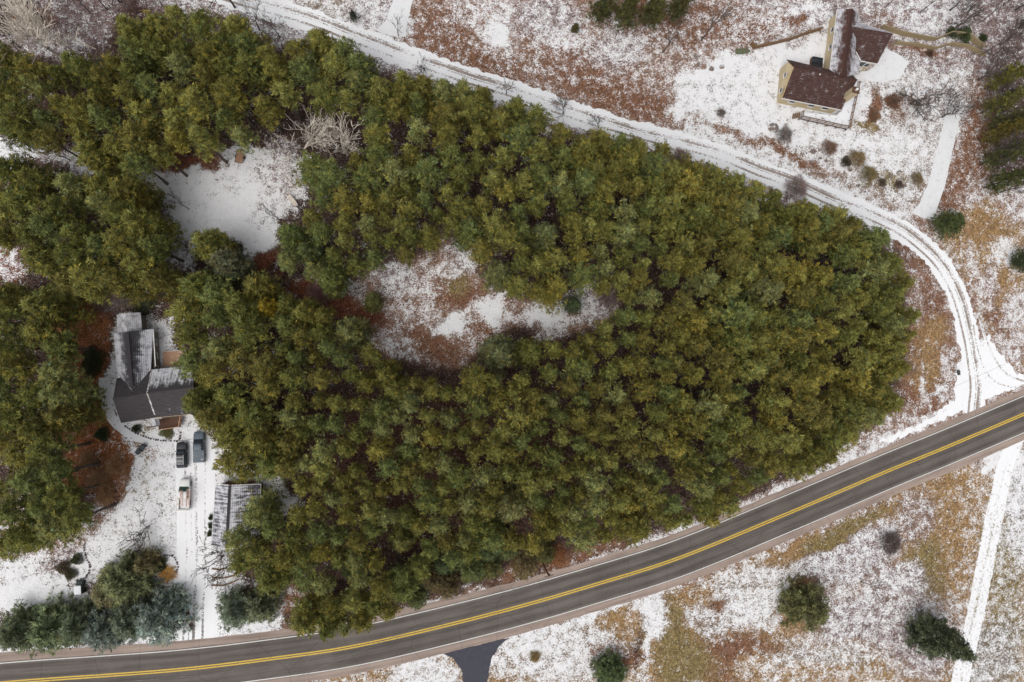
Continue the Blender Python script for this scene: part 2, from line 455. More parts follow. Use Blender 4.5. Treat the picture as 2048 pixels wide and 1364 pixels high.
def build_ground():
    def axis(a, b, step, far):
        core = list(np.arange(a, b + step / 2, step))
        lo = [a - d for d in far][::-1]; hi = [core[-1] + d for d in far]
        return np.array(lo + core + hi)
    far = [4, 12, 30, 80, 250, 800, 2500]
    xs = axis(-112, 140, .75, far); ys = axis(-80, 102, .75, far)
    X, Y = np.meshgrid(xs, ys)
    x = X.ravel(); y = Y.ravel()
    px, py = sheet(np.clip(x, -112, 140), np.clip(y, -80, 102))
    wx = px + vnoise(px, py, 1) * 13; wy = py + vnoise(px, py, 2) * 13
    n = len(x)
    snow = np.full(n, .45); col = np.tile(np.array(LEAF), (n, 1))
    def apply(m, sv, cv, cm=None):
        nonlocal snow, col
        if sv is not None: snow = snow * (1 - m) + sv * m
        if cv is not None:
            q = (m if cm is None else cm)[:, None]
            col = col * (1 - q) + np.array(cv) * q
    def poly(pts, sv, cv, fe=18, k=1.0):
        d = poly_sd(pts, wx, wy)
        apply(np.clip(.5 - d / (2 * fe), 0, 1) * k, sv, cv)
    def blob(cx, cy, rx, ry, sv, cv, k=1.0, rot=0, hard=1.0):
        c, s_ = math.cos(math.radians(rot)), math.sin(math.radians(rot))
        dx, dy = wx - cx, wy - cy
        a = (dx * c + dy * s_) / rx; b = (-dx * s_ + dy * c) / ry
        r = np.sqrt(a * a + b * b)
        apply(np.clip((1.35 - r) / .7 * hard, 0, 1) * k, sv, cv)
    # --- the wood's floor
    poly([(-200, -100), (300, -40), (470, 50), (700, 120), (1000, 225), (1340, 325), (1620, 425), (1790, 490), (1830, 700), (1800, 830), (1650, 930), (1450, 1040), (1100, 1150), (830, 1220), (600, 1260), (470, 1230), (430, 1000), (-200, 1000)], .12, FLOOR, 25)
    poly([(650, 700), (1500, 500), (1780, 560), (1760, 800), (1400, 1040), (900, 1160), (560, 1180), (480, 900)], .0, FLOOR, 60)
    blob(900, 930, 300, 150, -.05, RED, .2)
    poly([(300, -80), (520, -30), (700, 70), (1000, 180), (1340, 290), (1620, 395), (1800, 470), (1780, 490), (1600, 420), (1300, 320), (1000, 230), (700, 125), (560, 100), (430, 30), (280, 10)], .52, MAUVE, 8)
    # upper right hillside
    poly([(830, -80), (1480, -80), (1500, 120), (1370, 170), (1350, 250), (1290, 250), (1100, 185), (960, 140), (820, 90)], .42, LEAF, 14)
    for b in [(890, 70, 60, 80, .30, RUST), (960, 130, 120, 30, .30, RUST, 1, 20), (1220, 185, 130, 38, .22, RUST, 1, 18), (1180, 130, 120, 40, .36, RUST, .8, 10), (990, 45, 26, 60, .86, LEAF), (1000, 70, 14, 24, 1.05, None), (950, 20, 60, 30, .62, None), (1130, 75, 50, 22, .80, None, 1, 15), (1260, 100, 70, 40, .62, MAUVE), (1090, 30, 70, 40, .55, MAUVE), (1380, 60, 80, 60, .40, RUST), (1320, 130, 60, 40, .45, LEAF), (1420, 130, 50, 40, .5, LEAF), (1310, 20, 100, 22, .18, RUST)]: blob(*b)
    # top verge
    poly([(560, -80), (830, -80), (820, 60), (760, 80), (680, 45), (560, 0)], .66, MAUVE, 10)
    blob(650, 15, 60, 30, .62, GREYB)
    # right of house, forest edge
    poly([(1480, -80), (2150, -80), (2150, 420), (1900, 420), (1960, 250), (1935, 140), (1760, 120), (1500, 110)], .52, MAUVE, 20)
    blob(1560, 45, 60, 35, .62, LEAF); blob(1500, 60, 50, 40, .5, RUST); blob(1620, 30, 40, 30, .75, MAUVE); blob(1590, 40, 22, 12, .25, RUST); blob(1610, 80, 35, 10, .4, RUST, 1, -20)
    blob(1860, 30, 90, 50, .68, MAUVE); blob(1990, 60, 70, 90, .36, MAUVE); blob(2000, 250, 70, 130, .30, MAUVE); blob(2040, 300, 60, 200, .16, FLOOR, .8)
    blob(1770, 40, 40, 30, .45, RUST, .7)
    # house yard
    poly([(1352, 215), (1362, 165), (1400, 130), (1500, 105), (1600, 80), (1660, 60), (1720, 110), (1740, 270), (1700, 330), (1560, 290), (1430, 240), (1355, 235)], .96, GREYB, 5)
    blob(1430, 185, 60, 40, .88, DULL, .8); blob(1600, 105, 50, 20, 1.08, None); blob(1420, 140, 50, 14, 1.05, None, 1, -15)
    poly([(1740, 120), (1925, 130), (1940, 180), (1910, 260), (1860, 370), (1810, 420), (1700, 360), (1560, 290), (1740, 260)], .72, GREYB, 14)
    blob(1745, 230, 14, 40, .15, RUST); blob(1785, 200, 20, 16, .2, RUST); blob(1755, 215, 9, 40, .2, RUST); blob(1735, 250, 30, 14, .3, OLIVE)
    blob(1835, 200, 40, 14, .38, LEAF); blob(1800, 235, 24, 12, .42, LEAF); blob(1850, 130, 70, 18, .5, MAUVE)
    blob(1880, 215, 45, 60, .66, MAUVE, .8)
    poly([(1780, 85), (1900, 100), (1870, 120), (1800, 105)], .25, RUST, 6)
    blob(1770, 300, 80, 30, .86, GREYB); blob(1650, 270, 90, 18, .9, GREYB, 1, 18)
    poly([(1400, 250), (1470, 262), (1560, 300), (1640, 345), (1720, 390), (1820, 420), (1800, 432), (1690, 395), (1560, 330), (1460, 285)], .34, LEAF, 9)
    blob(1545, 295, 30, 12, .15, RUST, 1, 20); blob(1595, 320, 50, 12, .15, RUST, 1, 25); blob(1470, 270, 50, 8, .3, LEAF, 1, 20); blob(1775, 360, 35, 15, .38, OLIVE); blob(1740, 375, 40, 12, .5, GREYB, 1, 15)
    poly([(1380, 240), (1470, 275), (1600, 330), (1700, 380), (1820, 432), (1800, 445), (1680, 398), (1560, 345), (1440, 295), (1340, 270)], .88, GREYB, 6, .85)
    # strip of leaves on the right of the driveway
    poly([(1925, 120), (1950, 140), (1945, 200), (1900, 330), (1870, 420), (1960, 440), (1990, 330), (1980, 180)], .30, RUST, 10)
    blob(1985, 390, 60, 40, .5, LEAF)
    # right of the lane
    poly([(1860, 430), (2150, 380), (2150, 760), (2040, 740), (1985, 690), (1960, 600), (1910, 520)], .42, GOLD, 10)
    blob(1960, 460, 60, 30, .12, GOLD); blob(2010, 505, 26, 22, .82, GOLD); blob(2035, 410, 25, 40, .62, LEAF); blob(1995, 580, 22, 60, .12, GOLD, 1, -20); blob(2030, 620, 30, 40, .62, LEAF); blob(1980, 560, 14, 40, .55, LEAF); blob(2020, 690, 40, 30, .6, LEAF); blob(1990, 640, 14, 50, .25, RUST, 1, -20); blob(1955, 560, 12, 60, .6, LEAF, .8, -20)
    # verge between the stand and the lane bend
    poly([(1790, 470), (1850, 530), (1890, 610), (1900, 690), (1905, 790), (1860, 830), (1700, 910), (1660, 920), (1800, 820), (1830, 700), (1830, 560)], .20, RUST, 10)
    blob(1865, 670, 30, 40, .10, GOLD); blob(1850, 740, 30, 50, .14, GOLD); blob(1835, 590, 18, 50, .35, LEAF); blob(1848, 770, 7, 60, .75, LEAF, .9, -12); blob(1890, 740, 10, 50, .6, LEAF); blob(1800, 840, 50, 18, .45, LEAF, 1, -25); blob(1720, 885, 70, 16, .5, LEAF, 1, -25); blob(1885, 790, 12, 8, .95, None)
    # road verge, north side
    poly([(1905, 800), (1990, 770), (1700, 930), (1450, 1060), (1130, 1160), (1040, 1185), (850, 1232), (830, 1215), (1060, 1160), (1300, 1080), (1440, 1025), (1660, 920), (1800, 860)], .80, LEAF, 7)
    blob(1110, 1120, 40, 22, .08, RUST); blob(1200, 1095, 60, 12, .2, RUST, .9, -20); blob(1030, 1145, 40, 14, .15, RUST, 1, -20)
    # field south of the road
    poly([(650, 1400), (640, 1345), (900, 1300), (1060, 1268), (1360, 1175), (1700, 1040), (2150, 840), (2150, 1500), (650, 1500)], .43, GOLD, 6)
    for b in [(1120, 1310, 150, 50, .80, GREYB), (1180, 1290, 60, 40, .75, GREYB), (850, 1350, 70, 40, .82, GREYB), (1150, 1240, 170, 12, .9, GREYB, 1, -17), (1500, 1200, 120, 60, .78, GREYB, 1, -15), (1560, 1150, 200, 28, .68, GREYB, 1, -22), (1700, 1110, 110, 60, .62, MAUVE, 1, -25), (1640, 1080, 110, 18, .10, GOLD, 1, -24), (1720, 1040, 110, 16, .18, OLIVE, 1, -24), (1660, 1085, 70, 12, .03, OLIVE, 1, -24), (1850, 980, 90, 30, .22, GOLD, 1, -24), (1870, 1060, 60, 110, .22, GOLD), (1850, 1140, 40, 60, .12, OLIVE), (1800, 1160, 60, 30, .6, MAUVE), (1750, 1240, 140, 60, .58, MAUVE), (1830, 1030, 40, 50, .5, MAUVE, .7), (1460, 1320, 130, 50, .10, RUST), (1370, 1330, 60, 60, .08, OLIVE), (1340, 1250, 30, 60, .10, OLIVE), (1550, 1335, 90, 30, .5, GOLD), (1700, 1330, 120, 40, .45, GOLD), (1390, 1190, 40, 20, .25, GOLD), (1250, 1250, 30, 36, .3, GOLD, .9, 20), (1215, 1245, 22, 16, .2, GOLD), (1240, 1320, 50, 26, .22, RUST), (1210, 1300, 30, 12, .4, LEAF), (1310, 1230, 30, 40, .9, GREYB), (1610, 1175, 26, 26, .05, RUST), (1600, 1215, 34, 50, .12, GOLD), (1640, 1310, 100, 18, .62, GREYB), (1850, 1290, 80, 60, .48, MAUVE), (2010, 1180, 40, 190, .45, OLIVE), (2040, 1000, 30, 120, .80, DULL), (2010, 920, 50, 30, 1.0, None), (1985, 1300, 60, 60, .55, DULL), (1960, 1350, 40, 20, .6, DULL), (1345, 1290, 16, 70, .05, OLIVE, 1, 8), (1275, 1290, 9, 50, .15, FLOOR, .8, 6), (1295, 1290, 6, 60, .9, None, .9, 6), (1415, 1240, 40, 30, .55, GREYB), (1440, 1215, 18, 14, .15, RUST), (1070, 1312, 9, 9, .0, OLIVE)]: blob(*b)
    # --- lower left lawn
    poly([(-150, 1150), (60, 1120), (150, 1095), (210, 1050), (250, 980), (262, 900), (235, 860), (205, 800), (205, 760), (225, 745), (240, 620), (330, 640), (420, 860), (560, 960), (600, 1010), (470, 1090), (480, 1160), (560, 1190), (560, 1270), (350, 1290), (60, 1315), (-150, 1330)], .92, DULL, 8)
    blob(290, 880, 14, 50, .55, OLIVE); blob(290, 980, 30, 30, .8, OLIVE); blob(310, 900, 20, 20, .8, LEAF); blob(240, 940, 12, 50, .85, LEAF)
    blob(120, 1120, 60, 16, .45, MAUVE, 1, -25); blob(190, 1235, 160, 12, .5, FLOOR, 1, -6); blob(345, 1195, 24, 12, .12, FLOOR); blob(310, 1170, 40, 20, .7, MAUVE)
    blob(40, 1200, 90, 30, 1.1, None)
    blob(90, 1260, 150, 40, .18, FLOOR); blob(240, 1180, 80, 35, .25, FLOOR); blob(490, 1195, 40, 9, .02, RUST); blob(560, 1190, 50, 30, .5, RUST); blob(600, 1200, 40, 30, .35, RUST)
    poly([(-100, 1302), (160, 1290), (160, 1304), (-100, 1322)], 1.1, DULL, 4)
    # garage surroundings
    blob(475, 963, 44, 5, -.1, RUST); blob(540, 1000, 30, 30, .8, GREYB)
    # needle bed left of the grey house
    poly([(110, 590), (200, 610), (225, 650), (215, 740), (205, 800), (225, 850), (262, 900), (262, 950), (210, 1010), (130, 960), (110, 800)], .02, srgb(134, 84, 50), 8)
    blob(160, 700, 40, 70, -.05, RED, .25); blob(245, 590, 60, 14, .45, GREYB); blob(240, 960, 14, 30, .35, LEAF); blob(260, 615, 60, 14, .3, FLOOR)
    blob(225, 910, 40, 40, .22, srgb(134, 84, 50)); blob(200, 950, 50, 40, .08, srgb(126, 82, 50))
    poly([(180, 600), (210, 570), (260, 560), (320, 590), (290, 605)], .92, GREYB, 7)
    poly([(0, 490), (40, 500), (60, 550), (20, 560), (-40, 560)], .6, RED, 8)
    # snowy clearing
    poly([(265, 345), (350, 332), (400, 325), (430, 298), (480, 290), (540, 300), (610, 320), (605, 400), (560, 440), (545, 500), (500, 520), (480, 490), (430, 465), (395, 480), (380, 560), (350, 530), (330, 430), (300, 380)], 1.0, DULL, 9)
    blob(560, 350, 45, 60, .70, MAUVE); blob(440, 315, 26, 14, .75, MAUVE); blob(360, 330, 90, 9, .15, RUST); blob(380, 320, 50, 10, .1, RED); blob(340, 480, 28, 70, .6, MAUVE, .8, -20); blob(450, 370, 30, 22, .86, DULL); blob(470, 430, 40, 40, 1.15, None)
    blob(525, 430, 20, 28, .8, MAUVE); blob(530, 525, 26, 24, -.1, RED)
    poly([(-100, 250), (60, 285), (200, 320), (270, 345), (180, 345), (60, 320), (-100, 360)], .75, MAUVE, 9)
    blob(10, 300, 40, 26, .95, DULL); blob(25, 245, 40, 12, .15, RUST)
    # top left corner
    poly([(-150, -80), (300, -80), (220, 60), (190, 110), (120, 120), (-150, 60)], .34, MAUVE, 15)
    blob(110, 100, 60, 14, .62, MAUVE); blob(50, 40, 50, 30, .2, RUST)
    # central clearing
    poly([(570, 545), (640, 565), (700, 550), (780, 528), (870, 508), (890, 462), (945, 475), (950, 540), (1000, 590), (1080, 600), (1130, 585), (1180, 570), (1245, 605), (1220, 645), (1150, 665), (1090, 675), (1030, 650), (980, 690), (930, 720), (850, 735), (770, 715), (740, 670), (690, 635), (620, 605)], .38, LEAF, 10)
    blob(930, 500, 30, 40, .72, MAUVE); blob(800, 560, 46, 40, .60, MAUVE, 1, 20); blob(840, 600, 50, 40, .54, LEAF); blob(920, 590, 38, 34, .08, RUST); blob(915, 565, 20, 22, .15, OLIVE); blob(700, 620, 80, 22, -.02, RED, 1, 20); blob(620, 585, 50, 22, .08, RED, 1, 20); blob(860, 690, 60, 26, .06, RUST, 1, 15); blob(790, 685, 44, 22, .62, LEAF, 1, 25); blob(985, 622, 36, 24, 1.1, None, 1, 25); blob(912, 655, 40, 20, 1.0, DULL); blob(960, 660, 30, 16, .3, RUST); blob(1090, 630, 44, 32, .98, MAUVE, 1, 15); blob(1180, 600, 50, 30, .62, MAUVE); blob(890, 545, 24, 14, .7, LEAF); blob(700, 575, 26, 14, .55, MAUVE)
    snow_img = np.where(snow < .97, snow - .075, snow)
    # build mesh
    nx, ny = len(xs), len(ys)
    v = np.zeros((n, 3)); v[:, 0] = x; v[:, 1] = y
    i = np.arange(nx - 1)[None, :] + np.arange(ny - 1)[:, None] * nx
    q = np.stack([i, i + 1, i + 1 + nx, i + nx], -1).reshape(-1, 4)
    me = bpy.data.meshes.new('ground')
    me.vertices.add(n); me.vertices.foreach_set('co', v.ravel().astype(np.float32))
    me.loops.add(q.size); me.loops.foreach_set('vertex_index', q.ravel().astype(np.int32))
    me.polygons.add(len(q)); me.polygons.foreach_set('loop_start', np.arange(0, q.size, 4, dtype=np.int32))
    me.update(calc_edges=True); me.validate()
    a = me.attributes.new('snow', 'FLOAT', 'POINT'); a.data.foreach_set('value', snow_img.astype(np.float32))
    a = me.attributes.new('gcol', 'FLOAT_COLOR', 'POINT')
    a.data.foreach_set('color', np.concatenate([col, np.ones((n, 1))], 1).ravel().astype(np.float32))
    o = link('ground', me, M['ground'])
    tag(o, kind='structure')
build_ground()

# ------------------------------------------------------------------ roads and drives (ribbons)
def smooth_path(pts, step=1.0):
    """Catmull-Rom through plan points -> world points every `step` metres"""
    p = [P(*q) for q in pts]
    p = [p[0] * 2 - p[1]] + p + [p[-1] * 2 - p[-2]]
    out = []
    for i in range(1, len(p) - 2):
        a, b, c, d = p[i - 1], p[i], p[i + 1], p[i + 2]
        n = max(2, int((c - b).length / step))
        for k in range(n):
            t = k / n
            out.append(.5 * ((2 * b) + (c - a) * t + (2 * a - 5 * b + 4 * c - d) * t * t + (3 * b - a - 3 * c + d) * t ** 3))
    out.append(p[-2])
    return out
def ribbon(name, path, lo, hi, z, mat, parent=None, jit=0.0, seed=0, cols=1, kind=None, lofn=None, hifn=None):
    r = random.Random(seed); v = []; f = []; uv = []
    s = 0.0; n = len(path); jl = jh = 0.0
    for i, p in enumerate(path):
        t = (path[min(i + 1, n - 1)] - path[max(i - 1, 0)]); t.z = 0; t.normalize()
        nrm = Vector((-t.y, t.x, 0))
        if i: s += (p - path[i - 1]).length
        jl = jl * .5 + r.uniform(-jit, jit); jh = jh * .5 + r.uniform(-jit, jit)
        a = (lofn(s) if lofn else lo) + jl; b = (hifn(s) if hifn else hi) + jh
        for c in range(cols + 1):
            u = a + (b - a) * c / cols
            q = p + nrm * u
            v.append((q.x, q.y, z)); uv.append((u, s))
    w_ = cols + 1
    for i in range(n - 1):
        for c in range(cols):
            k = i * w_ + c
            f.append((k + 1, k, k + w_, k + w_ + 1))
    me = mesh(name, v, f)
    l = me.uv_layers.new(name='UVMap')
    for lp in me.loops: l.data[lp.index].uv = uv[lp.vertex_index]
    o = link(name, me, mat, parent)
    if me.polygons[0].normal.z < 0: me.flip_normals()
    if kind: tag(o, kind=kind)
    return o
def sheet_poly(name, pts, z, mat, jit=0.0, sub=.6, kind='structure', parent=None):
    r = random.Random(5); w_ = [P(*q) for q in pts]; out = []
    for i, a in enumerate(w_):
        b = w_[(i + 1) % len(w_)]; n = max(1, int((b - a).length / sub)) if jit else 1
        for k in range(n):
            q = a.lerp(b, k / n)
            out.append((q.x + r.uniform(-jit, jit), q.y + r.uniform(-jit, jit), z))
    bm = bmesh.new()
    fc = bm.faces.new([bm.verts.new(q) for q in out])
    fc.normal_update()
    if fc.normal.z < 0: fc.normal_flip()
    bmesh.ops.triangulate(bm, faces=[fc])
    me = bpy.data.meshes.new(name); bm.to_mesh(me); bm.free()
    l = me.uv_layers.new(name='UVMap')
    for lp in me.loops:
        c = me.vertices[lp.vertex_index].co; l.data[lp.index].uv = (c.x, c.y)
    o = link(name, me, mat, parent)
    if kind: tag(o, kind=kind)
    return o

ROAD = [(-260, 1386), (-100, 1375), (65, 1361), (350, 1340), (560, 1315), (700, 1294), (845, 1262), (1024, 1217), (1187, 1170), (1360, 1115), (1568, 1030), (1775, 942), (1888, 896), (2048, 828), (2200, 762), (2400, 675)]
rp = smooth_path(ROAD, 1.0)
road = ribbon('paved_road', rp, -3.75, 3.75, .030, M['asphalt'], cols=6, kind='structure')
def lane_shift(s): return 0.0
ribbon('edge_line', rp, 3.42, 3.59, .040, M['white'], road)
ribbon('edge_line', rp, -3.67, -3.50, .040, M['white'], road)
ribbon('centre_line', rp, .09, .31, .040, M['yellow'], road)
ribbon('centre_line', rp, -.31, -.09, .040, M['yellow'], road)
ribbon('crack_seal', rp[10:], -1.42, -1.32, .036, M['seal'], road, jit=.05, seed=3)
ribbon('road_shoulder', rp, 3.70, 5.05, .024, M['shoulder'], jit=.07, seed=1, kind='structure', hifn=lambda s: 5.5 - min(.7, s * .006))
ribbon('road_shoulder', rp, -5.05, -3.70, .024, M['shoulder'], jit=.06, seed=2, kind='structure')

LANE = [(330, -62), (460, -8), (560, 22), (660, 56), (790, 105), (905, 148), (1030, 187), (1160, 232), (1285, 268), (1410, 302), (1540, 349), (1670, 402), (1790, 454), (1862, 508), (1910, 580), (1932, 655), (1944, 720), (1950, 775), (1945, 828)]
lp_ = smooth_path(LANE, .5)
ribbon('snowy_lane', lp_, -2.35, 2.45, .012, M['lane'], jit=.30, seed=7, cols=4, kind='structure')
sheet_poly('lane_apron', [(1912, 730), (1908, 800), (1880, 822), (1850, 842), (1760, 884), (1775, 886), (1890, 838), (1960, 806), (2046, 770), (2080, 748), (2035, 748), (1998, 705), (1975, 670)], .008, M['flare'], .40)
aprp = [(2062, 766), (2020, 752), (1992, 722), (1972, 680), (1958, 630)]
ribbon('wheel_rut', smooth_path(aprp, .5), -.3, .3, .016, mat_snow_track('rut_a', [(0, .35, .75)], .85, (.30, .26, .22), .4), jit=.06, kind='structure')
ribbon('wheel_rut', smooth_path([(2040, 776), (2000, 768), (1972, 744), (1955, 700), (1946, 650)], .5), -.25, .25, .016, mat_snow_track('rut_b', [(0, .32, .7)], .88, (.30, .26, .22), .35), jit=.06, kind='structure')
# entrance of a drive at the top
sheet_poly('driveway_top', [(752, 62), (772, 40), (800, -40), (838, -40), (815, 40), (812, 74), (785, 72)], .016, M['smooth_drive'], .08)
# the drive to the brown-roofed house
sheet_poly('driveway_house', [(1822, 425), (1836, 412), (1855, 370), (1876, 290), (1890, 235), (1900, 215), (1922, 215), (1917, 250), (1903, 310), (1890, 372), (1866, 440), (1845, 436)], .016, M['smooth_drive'], .06)
sheet_poly('parking_pad', [(1754, 128), (1772, 96), (1800, 110), (1818, 124), (1800, 158), (1752, 165), (1722, 158), (1720, 148), (1740, 140)], .014, M['smooth_drive'], .1)
# drive to the grey house
ribbon('driveway_garage', smooth_path([(388, 1285), (390, 1230), (394, 1150), (394, 1060), (392, 960), (388, 880)], .5), -3.6, 3.8, .012, M['drive'], jit=.12, seed=9, cols=4, kind='structure', lofn=lambda s: -3.6 - max(0, (6 - s)) * .75, hifn=lambda s: 3.6 + max(0, (6 - s)) * .8)
sheet_poly('mud_patch', [(356, 1205), (372, 1203), (380, 1225), (388, 1250), (384, 1262), (376, 1248), (370, 1238), (366, 1252), (360, 1240)], .020, M['mud'], .14, .4)
ribbon('foot_path', smooth_path([(208, 755), (210, 800), (228, 842), (262, 868), (300, 880), (345, 884)], .5), -.9, .9, .010, M['smooth_drive'], jit=.08, seed=4, kind='structure')
# fresh asphalt drive at the bottom
sheet_poly('driveway_asphalt', [(886, 1306), (1022, 1274), (1000, 1290), (985, 1312), (974, 1364), (970, 1420), (928, 1420), (927, 1364), (922, 1340), (908, 1318)], .018, M['drive_asphalt'], .12)
ribbon('field_track', smooth_path([(2034, 870), (2012, 930), (1992, 1020), (1970, 1130), (1946, 1250), (1920, 1364), (1905, 1430)], .5), -1.9, 1.9, .010, M['track'], jit=.14, seed=12, cols=2, kind='structure')
exec_after = []

# ------------------------------------------------------------------ buildings
def slope_slab(name, pts, mat, parent, th=.18):
    """roof plane; pts = eave start, eave end, ridge end, ridge start (extra points allowed, first two are the eave)"""
    pts = [Vector(p) for p in pts]
    v, f = d_poly(pts, th)
    me = mesh(name, v, f)
    e0, e1 = pts[0], pts[1]
    ax = (e1 - e0).normalized()
    nrm = (e1 - e0).cross(pts[-1] - e0).normalized()
    dn = nrm.cross(ax)
    if dn.z > 0: dn = -dn
    vv = [p.dot(dn) for p in v]
    top = min(vv[:len(pts)]); bot = max(vv[:len(pts)])
    l = me.uv_layers.new(name='UVMap')
    for lp in me.loops:
        p = v[lp.vertex_index]; l.data[lp.index].uv = (p.dot(ax), p.dot(dn))
    a = me.attributes.new('slope', 'FLOAT', 'POINT')
    for i in range(len(v)): a.data[i].value = max(0, min(1, (vv[i] - top) / (bot - top + 1e-6)))
    bm = bmesh.new(); bm.from_mesh(me); bmesh.ops.recalc_face_normals(bm, faces=bm.faces); bm.to_mesh(me); bm.free()
    return link(name, me, mat, parent)
def solid(name, d, mat, parent=None, smooth=False):
    me = mesh(name, d[0], d[1], smooth)
    bm = bmesh.new(); bm.from_mesh(me); bmesh.ops.recalc_face_normals(bm, faces=bm.faces); bm.to_mesh(me); bm.free()
    return link(name, me, mat, parent)
def gable_walls(name, parent, mat, LA, LB, RA, RB, QA, QB, ins=.35, z0=0.0, drop=.2):
    """walls under a gable roof: L / Q eave corners, R ridge ends"""
    ax = (RB - RA); ax.z = 0; ax.normalize()
    def inset(p, o, s):
        c = (o - p); c.z = 0; c.normalize()
        q = p + c * ins + ax * ins * s
        # keep the wall top under the sloping roof
        run = Vector((o.x - p.x, o.y - p.y, 0)).length / 2
        return q
    la, lb, qa, qb = inset(LA, QA, 1), inset(LB, QB, -1), inset(QA, LA, 1), inset(QB, LB, -1)
    ra, rb = RA + ax * ins, RB - ax * ins
    for p in (la, lb, qa, qb, ra, rb): p.z -= drop * .6
    b = lambda p: Vector((p.x, p.y, z0))
    v = [b(la), b(lb), b(qb), b(qa), la, lb, qb, qa, ra, rb]
    f = [(0, 1, 5, 4), (2, 3, 7, 6), (3, 0, 4, 8, 7), (1, 2, 6, 9, 5)]
    o = solid(name, (v, f), mat, parent)
    return o, (la, lb, qb, qa)
def window(parent, a, b, t, z, wd=1.0, ht=1.1, frame=None, name='window'):
    """window in the wall running a->b (outside to the right of a->b), at fraction t"""
    a = Vector((a.x, a.y, 0)); b = Vector((b.x, b.y, 0))
    d = (b - a).normalized(); out = Vector((d.y, -d.x, 0))
    c = a.lerp(b, t) + Vector((0, 0, z))
    rz = math.atan2(d.y, d.x)
    fr = solid(name, d_box(c + out * .02, (wd, .10, ht), rz), frame or M['trim_white'], parent)
    solid('pane', d_box(c + out * .055, (wd - .16, .06, ht - .16), rz), M['glass'], fr)
    solid('sill', d_box(c + out * .10 - Vector((0, 0, ht / 2 + .05)), (wd + .1, .16, .06), rz), frame or M['trim_white'], fr)
    return fr
def rail(parent, a, b, z, h=.95, post=1.6, mat=None, baluster=.22):
    a, b = Vector(a), Vector(b); mat = mat or M['timber']
    n = max(1, round((b - a).length / post)); bars = []
    up = Vector((0, 0, 1))
    for k in range(n + 1):
        p = a.lerp(b, k / n)
        solid('rail_post', d_box((p.x, p.y, z + h / 2), (.12, .12, h)), mat, parent)
    solid('handrail', d_bar((a.x, a.y, z + h), (b.x, b.y, z + h), .16, .08), mat, parent)
    ds = [d_bar((a.x, a.y, z + .12), (b.x, b.y, z + .12), .07, .06)]
    m = int((b - a).length / baluster)
    for k in range(1, m):
        p = a.lerp(b, k / m); ds.append(d_box((p.x, p.y, z + h / 2 + .05), (.04, .04, h - .15)))
    solid('balusters', join(*ds), mat, parent)

